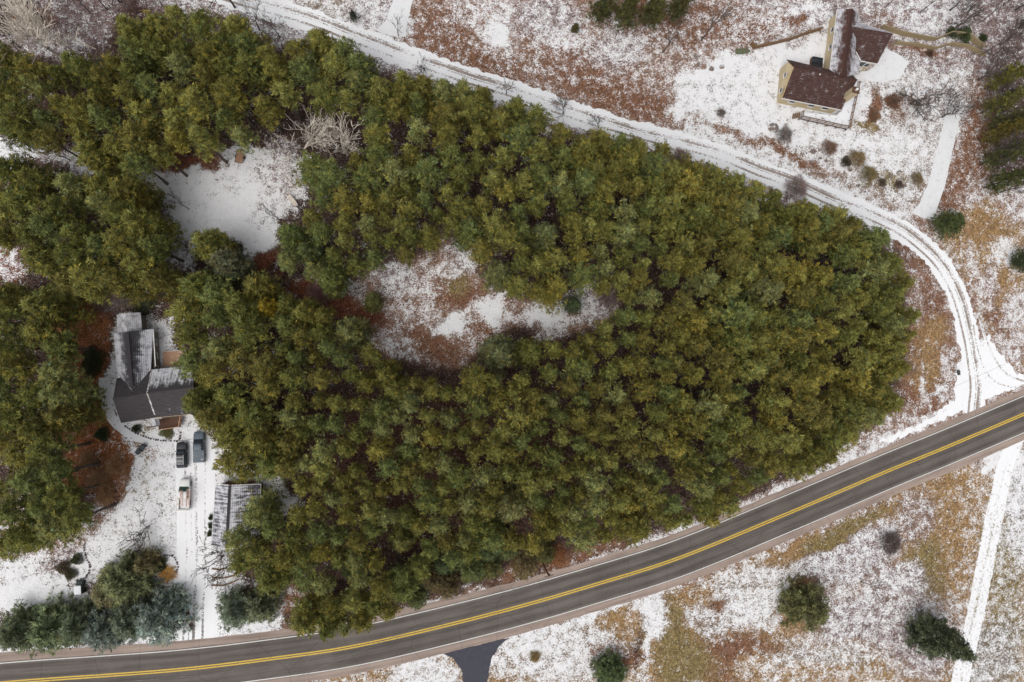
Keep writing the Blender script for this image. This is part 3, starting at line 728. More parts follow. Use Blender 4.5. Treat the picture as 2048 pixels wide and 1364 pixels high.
# --- tan house with brown roofs, upper right
def tan_house():
    h = empty('tan_house', P(1650, 140))
    h['_w'] = 1
    tag(h, 'tan sided house with brown shingle roofs, chimney and snowy deck, upper right', 'house')
    parts = []
    def add(o): parts.append(o); return o
    ZE, ZR = 3.3, 5.6
    # long narrow wing running up the picture
    LA, LB = P(1675, 18, 3.6), P(1660, 141, 3.6)
    RA, RB = P(1704.5, 17.6, 5.6), P(1687, 153, 5.6)
    QA, QB = P(1719, 30, 3.6), P(1704, 158, 3.6)
    add(slope_slab('roof', [LA, LB, RB, RA], M['roof_brown_snowy'], None))
    add(slope_slab('roof', [QB, QA, RA, RB], M['roof_brown_snowy'], None))
    wl, c = gable_walls('wall', None, M['tan'], LA, LB, RA, RB, QA, QB)
    add(wl)
    for t in (.25, .55): add(window(None, c[0], c[1], t, 2.0, 1.1, 1.0))
    add(solid('ridge_cap', d_bar(RA + Vector((0, 0, .04)), RB + Vector((0, 0, .04)), .3, .06), M['roof_brown'], None))
    for A, B in ((LA, LB),):
        add(solid('gutter', d_bar(A - Vector((0, 0, .12)), B - Vector((0, 0, .12)), .14, .12), M['trim_white'], None))
    # garage wing going right
    GA, GB = P(1699, 52, 5.25), P(1786, 67, 5.25)
    NA, NB = P(1719, 46, 3.3), P(1776, 62, 3.5)
    S0, S1, S2, S3 = P(1754, 127.6, 3.2), P(1722.5, 122, 3.2), P(1712, 103, 3.5), P(1714, 75, 4.2)
    add(slope_slab('roof', [S1, S0, GB, GA, S3, S2], M['roof_brown'], None))
    add(slope_slab('roof', [NB, NA, GA, GB], M['roof_strip'], None))
    g0, g1 = S0.lerp(GB, .06), S1
    b = lambda p, z=0: Vector((p.x, p.y, z))
    w0 = b(S1) + Vector((.35, .35, 0)); w1 = b(S0) + Vector((-.45, .35, 0)); w2 = b(NB) + Vector((-.45, -.35, 0)); w3 = b(NA) + Vector((.2, -.35, 0))
    pk = b(GB, 5.0) - Vector((.45, .1, 0))
    v = [w0, w1, w2, w3] + [b(q, 3.05) for q in (w0, w1, w2, w3)] + [pk]
    add(solid('wall', (v, [(0, 1, 5, 4), (1, 2, 6, 8, 5), (2, 3, 7, 6), (3, 0, 4, 7)]), M['tan'], None))
    add(window(None, w0, w1, .3, 1.6, 1.2, 1.9, name='door'))
    add(window(None, w0, w1, .72, 1.6, 1.0, 1.3))
    add(solid('fascia', d_bar(S1 - Vector((0, 0, .08)), S0 - Vector((0, 0, .08)), .10, .2), M['trim_white'], None))
    add(solid('fascia', d_bar(S2 - Vector((0, 0, .08)), S1 - Vector((0, 0, .08)), .10, .2), M['trim_white'], None))
    # garage doors in the gable end facing right
    gm = w1.lerp(w2, .5)
    for t in (.3, .7):
        q = w1.lerp(w2, t); d = (w2 - w1).normalized()
        gd = solid('garage_door', d_box((q.x, q.y, 1.1), (2.3, .12, 2.2), math.atan2(d.y, d.x)), M['trim_white'], None); add(gd)
    # low porch roof in the corner
    add(slope_slab('porch_roof', [P(1719, 148, 2.7), P(1719.5, 120, 2.7), P(1711, 108, 3.3), P(1705, 148, 3.3)], M['roof_strip'], None))
    for q in (P(1718.5, 146, 0), P(1719, 123, 0)):
        add(solid('porch_post', d_box((q.x - .15, q.y, 1.3), (.16, .16, 2.6)), M['tan2'], None))
    # front wing (long front slope)
    RA, RB = P(1587.4, 133, 5.2), P(1714.5, 160, 5.2)
    FA, FB = P(1563.7, 196.6, 3.0), P(1681, 219.7, 3.0)
    BA, BB = P(1573.6, 118.7, 3.6), P(1706, 150, 3.6)
    add(slope_slab('roof', [FA, FB, RB, RA], M['roof_brown'], None))
    add(slope_slab('roof', [BB, BA, RA, RB], M['roof_brown'], None))
    wl, c = gable_walls('wall', None, M['tan'], FA, FB, RA, RB, BA, BB)
    add(wl)
    add(solid('ridge_cap', d_bar(RA + Vector((0, 0, .04)), RB + Vector((0, 0, .04)), .3, .06), M['roof_brown_snowy'], None))
    add(solid('fascia', d_bar(FA - Vector((0, 0, .08)), FB - Vector((0, 0, .08)), .10, .2), M['trim_white'], None))
    add(solid('rake_board', d_bar(FA - Vector((0, 0, .1)), RA - Vector((0, 0, .1)), .08, .2), M['tan2'], None))
    for t in (.2, .55, .8): add(window(None, c[0], c[1], t, 1.9, 1.3, 1.1))
    add(window(None, c[3], c[0], .35, 2.9, .9, 1.0))
    add(window(None, c[3], c[0], .72, 1.6, 1.0, 1.0))
    vp = P(1637, 151, 4.6)
    pi = add(solid('vent_pipe', d_tube((vp.x, vp.y, 3.9), (vp.x, vp.y, 5.3), .13, .13, 8), M['trim_white'], None))
    # chimney chase
    q = P(1673, 208, 0)
    cz = 6.9; an = math.radians(-11)
    ch = add(solid('chimney', d_box((q.x, q.y, cz / 2), (1.35, 1.15, cz), an), M['tan'], None))
    cap = add(solid('chimney_cap', d_box((q.x, q.y, cz + .05), (1.5, 1.3, .12), an), M['brown_wood'], None))
    fl = add(solid('flue', d_tube((q.x, q.y, cz + .1), (q.x, q.y, cz + .6), .22, .26, 10), M['trim_white'], None))
    # deck, L shaped
    zd = 1.25
    D = [P(1603.6, 224, zd), P(1602, 235.5, zd), P(1695.8, 256.5, zd), P(1715.5, 166, zd), P(1707, 163, zd), P(1684, 219, zd), P(1672, 231, zd)]
    add(solid('deck', d_poly(D, .22), M['deck_snow'], None))
    for i, (a, b_, s_) in enumerate(((D[1], D[2], 1), (D[2], D[3], 1), (D[0], D[1], 1))):
        r = empty('railing'); add(r); rail(r, a, b_, zd)
    for a, b_ in ((D[1], D[2]), (D[2], D[3])):
        n = 5
        for k in range(n + 1):
            p = a.lerp(b_, k / n)
            add(solid('deck_post', d_box((p.x, p.y, zd / 2 - .1), (.16, .16, zd - .25)), M['timber'], None))
    add(solid('deck_skirt', d_bar((D[1].x, D[1].y, zd - .45), (D[2].x, D[2].y, zd - .45), .06, .4), M['brown_wood'], None))
    # steps at the left end of the deck
    for k in range(4):
        p = D[0].lerp(D[1], .5) + Vector((-.35 - .3 * k, .05, 0))
        add(solid('step', d_box((p.x, p.y, zd - .25 * (k + 1)), (.32, 1.15, .06), an), M['timber'], None))
    bpy.context.view_layer.update()
    inv = h.matrix_world.inverted()
    for o in parts:
        o.parent = h; o.matrix_parent_inverse = inv
    del h['_w']
tan_house()

def place(root, parts):
    bpy.context.view_layer.update()
    inv = root.matrix_world.inverted()
    for o in parts:
        o.parent = root; o.matrix_parent_inverse = inv

# --- grey shingled house, left
def grey_house():
    h = empty('grey_house', P(280, 750))
    tag(h, 'charcoal shingled house with melting snow on its roofs, left side', 'house')
    ps = []
    add = lambda o: (ps.append(o), o)[1]
    # long wing up the picture
    RA, RB = P(256, 663, 5.4), P(265.5, 783, 5.4)
    LA, LB = P(228, 668, 3.1), P(236.5, 752, 3.1)
    QA, QB = P(306, 658, 3.1), P(312, 740, 3.1)
    VR = P(301, 748, 3.25)
    add(slope_slab('roof', [LA, LB, RB, RA], M['roof_grey_snow'], None))
    add(slope_slab('roof', [VR, QA, RA, RB], M['roof_grey_snow'], None))
    wl, c = gable_walls('wall', None, M['grey_siding'], LA, LB + Vector((0, -2, 0)), RA, RB, QA, QB + Vector((0, -2, 0)))
    add(wl)
    for t in (.78, .5, .22): add(window(None, c[2], c[3], t, 1.8, 1.2, 1.2))
    for t in (.3, .6): add(window(None, c[0], c[1], t, 1.8, 1.1, 1.2))
    add(solid('ridge_cap', d_bar(RA + Vector((0, 0, .04)), RB + Vector((0, 0, .04)), .28, .06), M['roof_grey'], None))
    add(solid('gutter', d_bar(QA - Vector((0, 0, .1)), P(311, 733, 3.0), .14, .12), M['trim_white'], None))
    add(solid('gutter', d_bar(LA - Vector((0, 0, .1)), LB - Vector((0, 0, .1)), .14, .12), M['trim_white'], None))
    for a, b in ((LB, RB), (VR, RB)):
        add(solid('valley_flashing', d_bar(a + Vector((0, 0, .06)), b + Vector((0, 0, .06)), .22, .05), M['snow'], None))
    # frosted annex at the top
    A, B = P(251, 626, 4.2), P(254, 664, 4.2)
    l0, l1 = P(233, 629, 3.0), P(235, 662, 3.0); q0, q1 = P(281, 625, 3.0), P(284, 660, 3.0)
    add(slope_slab('roof', [l0, l1, B, A], M['roof_frost'], None))
    add(slope_slab('roof', [q1, q0, A, B], M['roof_frost'], None))
    wl, c = gable_walls('wall', None, M['grey_siding'], l0, l1, A, B, q0, q1); add(wl)
    # cross wing
    R0, R1, R2 = P(226, 798, 6.0), P(295, 786, 6.0), P(388, 773, 5.8)
    N0, N1, N2 = P(233, 757, 3.6), P(304, 739, 3.2), P(385, 731, 3.2)
    S0, S1, S2 = P(242, 846, 3.1), P(312, 835, 3.1), P(390, 827, 3.1)
    add(slope_slab('roof', [N1, N0, R0, R1], M['roof_grey'], None))
    add(slope_slab('roof', [S0, S1, R1, R0], M['roof_grey'], None))
    up = Vector((0, 0, .10))
    add(slope_slab('roof', [N2 + up, N1 + up, R1 + up, R2 + up], M['roof_grey_stripe'], None))
    add(slope_slab('roof', [S1 + up, S2 + up, R2 + up, R1 + up], M['roof_grey_faint'], None))
    add(solid('ridge_cap', d_bar(R0 + Vector((0, 0, .05)), R1 + Vector((0, 0, .05)), .28, .06), M['roof_grey'], None))
    add(solid('ridge_cap', d_bar(R1 + Vector((0, 0, .15)), R2 + Vector((0, 0, .15)), .28, .06), M['roof_grey'], None))
    for a, b in ((N1, R1), (R1, S1.lerp(R1, .12))):
        add(solid('roof_edge', d_bar(a + Vector((0, 0, .14)), b + Vector((0, 0, .14)), .22, .06), M['roof_frost'] if 0 else M['concrete'], None))
    wl, c = gable_walls('wall', None, M['grey_siding'], S0, S2, R0, R2, N0, N2, .4); add(wl)
    add(solid('gutter', d_bar(S1 - Vector((0, 0, .05)), S2 - Vector((0, 0, .05)), .12, .12), M['tan2'], None))
    for t in (.2, .55, .85): add(window(None, c[0], c[1], t, 1.7, 1.2, 1.2))
    # small porch gable and entry deck
    A, B = P(309, 838, 3.2), P(313, 851, 3.2)
    add(slope_slab('porch_roof', [P(302, 839, 2.7), P(305, 852, 2.7), B, A], M['roof_frost'], None))
    add(slope_slab('porch_roof', [P(320, 850, 2.7), P(317, 837, 2.7), A, B], M['roof_frost'], None))
    for q in (P(306, 853), P(320, 851)): add(solid('porch_post', d_box((q.x, q.y, 1.3), (.15, .15, 2.6)), M['timber'], None))
    zd = .7
    D = [P(318, 838, zd), P(317, 860, zd), P(361, 853, zd), P(364, 832, zd)]
    add(solid('porch_deck', d_poly(D, .2), M['brown_wood'], None))
    for a, b in ((D[1], D[2]), (D[2], D[3])):
        r = empty('railing'); add(r); rail(r, a, b, zd, .95, 1.2, M['deck_wood'], .35)
    # back deck of pale boards
    zb = .6
    for k in range(13):
        y0 = 704 + k * 2.35
        a, b = P(326, y0, zb), P(372, y0 - 2, zb)
        add(solid('deck_board', d_bar(a, b, .20, .05), M['deck_wood'], None))
    add(solid('deck_rim', d_bar(P(325, 703, zb - .1), P(372, 700.5, zb - .1), .12, .25), M['trim_white'], None))
    place(h, ps)
grey_house()

# --- garage
def garage():
    h = empty('garage', P(475, 1025))
    tag(h, 'detached garage with snow striped gable roof beside the driveway', 'garage')
    ps = []; add = lambda o: (ps.append(o), o)[1]
    RA, RB = P(459.5, 970.5, 4.5), P(453, 1096, 4.5)
    LA, LB = P(431, 968, 2.9), P(423, 1090, 2.9)
    QA, QB = P(521.5, 968, 2.9), P(517, 1092, 2.9)
    add(slope_slab('roof', [LA, LB, RB, RA], M['roof_garage_w'], None))
    add(slope_slab('roof', [QB, QA, RA, RB], M['roof_garage_e'], None))
    wl, c = gable_walls('wall', None, M['brown_wood'], LA, LB, RA, RB, QA, QB, .3); add(wl)
    add(solid('ridge_cap', d_bar(RA + Vector((0, 0, .05)), RB + Vector((0, 0, .05)), .46, .07), M['roof_grey'], None))
    add(solid('gutter', d_bar(QA - Vector((0, 0, .1)), QB - Vector((0, 0, .1)), .16, .12), M['trim_white'], None))
    add(solid('gutter', d_bar(LA - Vector((0, 0, .1)), LB - Vector((0, 0, .1)), .16, .12), M['trim_white'], None))
    add(solid('rake_board', d_bar(LA - Vector((0, 0, .08)), RA - Vector((0, 0, .08)), .10, .18), M['trim_white'], None))
    add(solid('rake_board', d_bar(QA - Vector((0, 0, .08)), RA - Vector((0, 0, .08)), .10, .18), M['trim_white'], None))
    for t in (.3, .7): add(window(None, c[2], c[3], t, 1.5, 1.0, .9))
    for t in (.25, .7):
        a, b = c[0], c[1]; q = a.lerp(b, t); d = (b - a).normalized()
        add(solid('garage_door', d_box((q.x - .06, q.y, 1.1), (2.7, .12, 2.2), math.atan2(d.y, d.x)), M['trim_white'], None))
    place(h, ps)
garage()

# ------------------------------------------------------------------ vehicles
def ring(y, hw, z0, z1, rc=.18, n=3):
    """rounded-rectangle section in the xz plane at length y"""
    pts = []
    rc = min(rc, (z1 - z0) / 2.01, hw * .9)
    for cx, cz, a0 in ((hw - rc, z0 + rc * .5, -90), (hw - rc, z1 - rc, 0), (-hw + rc, z1 - rc, 90), (-hw + rc, z0 + rc * .5, 180)):
        for k in range(n + 1):
            t = math.radians(a0 + 90 * k / n)
            zz = cz + math.sin(t) * (rc if a0 in (0, 90) else rc * .5)
            pts.append((cx + math.cos(t) * rc, y, zz))
    return pts
def paint(name, col, rough=.3, dust=0.0):
    return mat_dusted(name, col, dust, 2.0, rough, .1) if dust else mat_plain(name, col, rough, .08, 1.5, 0, .5)
def wheel(parent, x, y, r=.37):
    s = 1 if x > 0 else -1
    w_ = solid('wheel', d_tube((x - s * .22, y, r), (x, y, r), r, r, 16), M['rubber'], parent)
    solid('rim', d_tube((x - s * .05, y, r), (x + s * .015, y, r), r * .62, r * .58, 12), M['metal'], w_)
def lamp(parent, name, x, y, z, sx, mat): solid(name, d_box((x, y, z), (sx, .1, .16)), mat, parent)
M['lamp'] = mat_plain('headlight', (.7, .7, .68), .15, .1, 2, 0, .6)
M['tail'] = mat_plain('tail_light', (.30, .02, .02), .25, .1, 2, 0, .5)

def suv(px, py, rz, label, col):
    e = empty('sport_utility_vehicle', P(px, py), rz); tag(e, label, 'car')
    m = paint('paint_dark', col, .25)
    secs = [(-2.38, .78, .45, .95), (-2.30, .90, .35, 1.02), (-1.6, .96, .30, 1.06), (0, .97, .30, 1.06), (1.0, .97, .30, 1.05), (1.9, .94, .32, .98), (2.28, .86, .38, .90), (2.40, .70, .45, .80)]
    solid('body', d_loft([ring(*s) for s in secs]), m, e, True)
    gl = [(-2.24, .74, 1.0, 1.10), (-2.02, .80, 1.0, 1.55), (-1.7, .80, 1.0, 1.70), (.2, .80, 1.0, 1.70), (.55, .79, 1.0, 1.60), (1.10, .80, 1.0, 1.08)]
    solid('cabin_glass', d_loft([ring(*s, .22) for s in gl]), M['glass'], e, True)
    rf = solid('roof_panel', d_loft([ring(y, hw, 1.66, zt, .06) for y, hw, zt in ((-1.95, .66, 1.70), (-1.6, .70, 1.755), (0, .70, 1.755), (.3, .66, 1.71))]), m, e, True)
    for sx in (-.62, .62): solid('roof_rail', d_bar((sx, -1.7, 1.80), (sx, .1, 1.80), .05, .05), M['metal'], rf)
    for y in (-1.0, -.3): solid('roof_bar', d_bar((-.62, y, 1.80), (.62, y, 1.80), .06, .04), M['metal'], rf)
    for sx in (-1, 1):
        for k, y in enumerate((-1.35, -.35, .55)):
            solid('pillar', d_bar((sx * .83, y - .04, 1.05), (sx * .72, y - .1, 1.66), .07, .09), m, e)
        solid('mirror', d_box((sx * 1.06, .72, 1.12), (.2, .12, .16)), m, e)
        for y in (-1.45, 1.45): wheel(e, sx * .97, y)
        lamp(e, 'headlight', sx * .62, 2.30, .78, .36, M['lamp']); lamp(e, 'tail_light', sx * .74, -2.32, .88, .22, M['tail'])
    return e
def pickup(px, py, rz, label, col, glass, dust=0.0, rack=False, name='pickup_truck'):
    e = empty(name, P(px, py), rz); tag(e, label, 'truck')
    m = paint('paint_' + label.split()[0], col, .35, dust)
    secs = [(-.55, .95, .38, 1.08), (0, .97, .36, 1.10), (1.0, .97, .36, 1.10), (1.6, .96, .38, 1.08), (2.3, .93, .40, 1.02), (2.75, .84, .44, .94), (2.86, .66, .5, .84)]
    solid('body', d_loft([ring(*s) for s in secs]), m, e, True)
    cab = [(-.62, .78, 1.0, 1.70), (-.5, .80, 1.0, 1.82), (.55, .80, 1.0, 1.82), (.75, .79, 1.0, 1.74), (1.45, .82, 1.0, 1.12)]
    solid('cabin_glass', d_loft([ring(*s, .2) for s in cab]), glass, e, True)
    solid('roof_panel', d_loft([ring(y, hw, 1.78, zt, .05) for y, hw, zt in ((-.6, .68, 1.82), (-.4, .71, 1.87), (.45, .71, 1.87), (.66, .66, 1.81))]), m, e, True)
    # bed: two sides, floor, tailgate
    bed = empty('bed'); bed.parent = e
    solid('bed_floor', d_box((0, -1.70, .72), (1.62, 2.15, .10)), M['metal'] if not dust else m, bed)
    for sx in (-1, 1): solid('bed_side', d_box((sx * .89, -1.70, .80), (.16, 2.2, .62)), m, bed)
    solid('tailgate', d_box((0, -2.80, .82), (1.9, .12, .56)), m, bed)
    solid('bed_front', d_box((0, -.62, .82), (1.62, .08, .56)), m, bed)
    solid('bumper', d_box((0, -2.95, .52), (1.9, .16, .2)), M['metal'], e)
    for sx in (-1, 1):
        for y in (-1.75, 1.85): wheel(e, sx * .98, y, .40)
        solid('mirror', d_box((sx * 1.1, .95, 1.15), (.24, .12, .2)), m, e)
        solid('pillar', d_bar((sx * .85, .05, 1.05), (sx * .74, .0, 1.8), .08, .1), m, e)
        lamp(e, 'headlight', sx * .66, 2.78, .8, .34, M['lamp']); lamp(e, 'tail_light', sx * .84, -2.87, .85, .16, M['tail'])
    if rack:
        r = empty('ladder_rack'); r.parent = e
        for sx in (-.86, .86):
            solid('rack_rail', d_bar((sx, -2.85, 1.95), (sx, -.2, 1.95), .08, .07), M['rack'], r)
            for y in (-2.75, -1.7, -.75): solid('rack_post', d_bar((sx, y, .9), (sx, y, 1.95), .07, .07), M['rack'], r)
        for y in (-2.75, -1.7, -.7): solid('cross_bar', d_bar((-.86, y, 1.98), (.86, y, 1.98), .07, .06), M['rack'], r)
    else:
        solid('bed_cover', d_box((0, -1.70, 1.10), (1.66, 2.12, .06)), m, bed)
    return e
M['rack'] = mat_plain('rack_steel', (.55, .50, .45), .5, .2, 3, .3)
M['truck_glass'] = mat_plain('green_glass', (.03, .075, .06), .1, .15, 1, 0, .6)
M['ladder'] = mat_plain('orange_fibreglass', (.62, .36, .27), .5, .15, 3)
suv(367, 909, math.radians(2), 'black sport utility vehicle parked nose up on the snowy drive', (.018, .020, .026))
pickup(401, 893, math.radians(2), 'slate blue pickup dusted with snow, half under pine branches', (.10, .125, .15), M['glass'], .30)
pickup(372, 987, math.radians(-1), 'white pickup truck with ladder rack and green tinted windscreen', (.72, .72, .70), M['truck_glass'], 0, True)
def ladder(px, py, z, length, wd, rz, label):
    e = empty('ladder', P(px, py, z), rz); tag(e, label, 'ladder')
    for s in (-1, 1): solid('ladder_rail', d_bar((s * wd / 2, 0, 0), (s * wd / 2 * .8, length, 0), .07, .09), M['ladder'], e)
    n = int(length / .3)
    for k in range(1, n):
        y = length * k / n; x = wd / 2 * (1 - .2 * k / n)
        solid('rung', d_bar((-x, y, 0), (x, y, 0), .05, .04), M['ladder'], e)
ladder(375, 1014, 2.06, 3.3, .62, math.radians(-2), 'orange ladder lying on the middle of the truck rack')
ladder(363, 1013, 2.06, 3.0, .42, math.radians(3), 'narrow ladder lying along the left rail of the truck rack')

# ------------------------------------------------------------------ small things around the houses
def rubble(seed, s, squash=.7, sub=2):
    bm = bmesh.new(); bmesh.ops.create_icosphere(bm, subdivisions=sub, radius=1)
    r = random.Random(seed); ph = [r.uniform(0, 6) for _ in range(6)]
    for v in bm.verts:
        k = 1 + .16 * math.sin(v.co.x * 3 + ph[0]) + .14 * math.sin(v.co.y * 3.5 + ph[1]) + .12 * math.sin(v.co.z * 4 + ph[2])
        v.co = Vector((v.co.x * k * s * r.uniform(.94, 1.06), v.co.y * k * s * .85, v.co.z * k * s * squash))
    me = bpy.data.meshes.new('boulder'); bm.to_mesh(me); bm.free()
    return me
ROCKS = [rubble(i, 1.0) for i in range(5)]
for m_ in ROCKS: m_.materials.append(M['stone'])
def rock(px, py, s, i, label, group, cat='rock', name='boulder', z=0):
    o = bpy.data.objects.new(name, ROCKS[i % 5]); C.objects.link(o)
    o.location = P(px, py) + Vector((0, 0, s * .3)); o.scale = (s, s, s); o.rotation_euler = (0, 0, i * 1.3)
    return tag(o, label, cat, group)
garden = [(1545, 256, 1.0), (1560, 282, .5), (1575, 296, .55), (1590, 300, .5), (1626, 304, .75), (1640, 316, .5), (1652, 322, .45), (1606, 310, .45), (1684, 302, .5), (1700, 340, .5), (1716, 372, .55), (1764, 376, .6), (1797, 346, .7), (1780, 352, .5), (1758, 358, .5), (1809, 372, .5), (1738, 360, .45), (1625, 322, .5)]
garden = garden[:1] + sorted(garden[1:])
for i, (x, y, s) in enumerate(garden):
    if i == 0: rock(x, y, s, i, 'large snow capped round boulder below the deck steps', 'garden boulders')
    else: rock(x, y, s * .8, i, nth(i - 1) + ' small boulder from the left in the rock garden above the lane', 'rock garden stones')
for i, (x, y, s) in enumerate([(1393, 115, .55), (1396, 129, .4), (1422, 138, .6), (1443, 134, .5)]):
    rock(x, y, s, i + 2, nth(i) + ' dark rock from the left at the upper rim of the snowy yard', 'rocks at the yard rim')

def wall_run(name, pts, h, th, mat, label, cat, course=.3):
    """retaining wall of stacked courses; each run of each course is a piece"""
    e = empty(name, P(*pts[0])); tag(e, label, cat); ps = []
    w_ = [P(*q) for q in pts]
    n = int(h / course)
    for k in range(n):
        for i in range(len(w_) - 1):
            a, b = w_[i], w_[i + 1]; m = max(1, int((b - a).length / 2.4))
            for j in range(m):
                p, q = a.lerp(b, j / m), a.lerp(b, (j + 1) / m)
                g = (q - p).normalized() * .012; z = course * (k + .5)
                off = Vector((0, 0, z))
                ps.append(solid('timber', d_bar(p + g + off, q - g + off, th - .02 * (k % 2), course - .02), mat, None))
    place(e, ps)
wall_run('retaining_wall', [(1500, 88), (1506, 97), (1540, 90), (1580, 80), (1612, 68), (1640, 60)], 1.2, .28, M['timber'], 'low brown timber retaining wall curving left of the tan house', 'wall')
wall_run('retaining_wall', [(1760, 56), (1800, 70), (1840, 78), (1866, 82), (1898, 69), (1930, 73), (1962, 98)], 1.6, .2, M['wall_tan'], 'upper tan retaining wall zigzagging right of the tan house', 'wall')
wall_run('retaining_wall', [(1787, 88), (1830, 92), (1866, 99), (1896, 90), (1928, 94), (1966, 112)], 1.2, .2, M['wall_tan'], 'lower tan retaining wall below the upper tier, right of house', 'wall')

def boat():
    e = empty('rowing_boat', P(1484, 104), math.radians(6)); tag(e, 'small green rowing boat lying at the left end of the timber wall', 'boat')
    hull = []
    for y, hw, z in ((-1.5, .50, .42), (-.8, .58, .42), (.3, .56, .42), (1.1, .38, .46), (1.6, .06, .55)):
        hull.append([(y, -hw, z), (y, -hw * .8, .06), (y, hw * .8, .06), (y, hw, z), (y, hw * .88, z), (y, hw * .68, .14), (y, -hw * .68, .14), (y, -hw * .88, z)])
    g = mat_plain('green_hull', srgb(96, 112, 88), .5, .2, 2)
    solid('hull', d_loft(hull), g, e)
    for y in (-1.1, 0, .8): solid('thwart', d_box((y, 0, .34), (.24, .92 - .2 * (y > .5), .05)), M['timber'], e)
boat()
def tub():
    e = empty('covered_tub', P(1629, 131), math.radians(-8)); tag(e, 'dark covered square tub in brown skirting between the house wings', 'tub')
    solid('skirt', d_loft([ring(y, 1.15, .0, .95, .1) for y in (-1.25, -1.2, 1.2, 1.25)]), M['brown_wood'], e)
    solid('cover', d_loft([ring(y, 1.12 + d, .95, 1.14, .08) for y, d in ((-1.3, -.08), (-1.22, .05), (-.03, .06))]), M['black_cover'], e, True)
    solid('cover', d_loft([ring(y, 1.12 + d, .95, 1.14, .08) for y, d in ((.03, .06), (1.22, .05), (1.3, -.08))]), M['black_cover'], e, True)
    solid('step', d_box((1.4, 0, .2), (.4, 1.2, .4)), M['timber'], e)
tub()
def bin_(px, py, rz, label):
    e = empty('wheeled_bin', P(px, py), rz); tag(e, label, 'bin', 'wheeled bins on the lawn')
    m = mat_plain('bin_plastic', (.03, .036, .045), .45, .2, 3)
    solid('body', d_loft([[(-a, -b, z), (a, -b, z), (a, b, z), (-a, b, z)] for a, b, z in ((.30, .34, .1), (.38, .44, 1.0))]), m, e)
    solid('lid', d_loft([ring(y, .41, 1.0, z, .05) for y, z in ((-.48, 1.06), (-.3, 1.12), (.35, 1.12), (.5, 1.06))]), m, e)
    solid('handle', d_bar((-.3, .54, .95), (.3, .54, .95), .05), m, e)
    for s in (-.3, .3): solid('wheel', d_tube((s - .05, .40, .12), (s + .05, .40, .12), .12, .12, 10), M['rubber'], e)
bin_(288.5, 893, math.radians(-35), 'dark wheeled bin beside the path, nearer the grey house')
bin_(281, 902, math.radians(-35), 'dark wheeled bin beside the path, farther from the grey house')
def tote():
    e = empty('storage_tub', P(234, 604), math.radians(-12)); tag(e, 'lidded purple plastic tub on the snow behind the grey house', 'tub')
    m = mat_plain('purple_plastic', srgb(150, 130, 190), .4, .1, 2)
    solid('body', d_loft([[(-a, -b, z), (a, -b, z), (a, b, z), (-a, b, z)] for a, b, z in ((.55, .40, 0), (.62, .46, .6))]), m, e)
    solid('lid', d_loft([ring(y, .66, .6, z, .04) for y, z in ((-.5, .66), (-.4, .70), (.4, .70), (.5, .66))]), m, e)
tote()
def trailer():
    e = empty('utility_trailer', P(481, 316), math.radians(-8)); tag(e, 'small flat utility trailer with a tongue in the upper left clearing', 'trailer')
    for k in range(6): solid('plank', d_box((-.55 + .22 * k, .1, .58), (.20, 2.5, .05)), M['deck_wood'], e)
    for s in (-1, 1):
        solid('side_rail', d_bar((s * .70, -1.15, .72), (s * .70, 1.35, .72), .07, .10), M['timber'], e)
        solid('wheel', d_tube((s * .74, .1, .30), (s * .92, .1, .30), .30, .30, 12), M['rubber'], e)
    for y in (-1.15, 1.35): solid('end_rail', d_bar((-.7, y, .72), (.7, y, .72), .07, .10), M['timber'], e)
    solid('tongue', d_bar((0, -2.4, .45), (0, -1.1, .52), .10, .10), M['metal'], e)
trailer()
def cart():
    e = empty('garden_cart', P(164, 1172), math.radians(4)); tag(e, 'small cart with pale top half hidden under the olive spruce', 'cart')
    m = mat_plain('cart_dark', (.06, .075, .07), .5, .2, 2)
    solid('body', d_loft([ring(*s, .2) for s in ((-1.2, .5, .3, .8), (-1.1, .62, .25, .95), (.5, .64, .25, 1.0), (1.05, .58, .3, .85), (1.2, .42, .35, .7))]), m, e, True)
    solid('top', d_loft([ring(y, hw, 1.5, z, .05) for y, hw, z in ((-1.1, .52, 1.55), (-.9, .60, 1.6), (.35, .60, 1.6), (.5, .52, 1.55))]), M['snow'], e, True)
    for sx in (-.5, .5):
        for y in (-1.0, .4): solid('post', d_bar((sx, y, .9), (sx, y, 1.52), .05), m, e)
        for y in (-.8, .8): solid('wheel', d_tube((sx * 1.1, y, .27), (sx * 1.4, y, .27), .27, .27, 12), M['rubber'], e)
cart()
def mailbox(px, py, rz, label):
    e = empty('mailbox', P(px, py), rz); tag(e, label, 'mailbox')
    solid('post', d_box((0, 0, .5), (.10, .10, 1.0)), M['timber'], e)
    b = []
    for y in (-.55, .55):
        b.append([(-.22, y, 1.0), (.22, y, 1.0), (.22, y, 1.25)] + [(.22 * math.cos(t), y, 1.25 + .22 * math.sin(t)) for t in (.6, 1.2, 1.95, 2.5)] + [(-.22, y, 1.25)])
    solid('box', d_loft(b), mat_plain('mailbox_metal', (.05, .05, .055), .4, .2, 3, .4), e)
    solid('flag', d_box((.25, .1, 1.35), (.03, .18, .12)), M['tail'], e)
mailbox(1909, 745, math.radians(8), 'dark mailbox on a post at the left side of the lane mouth')
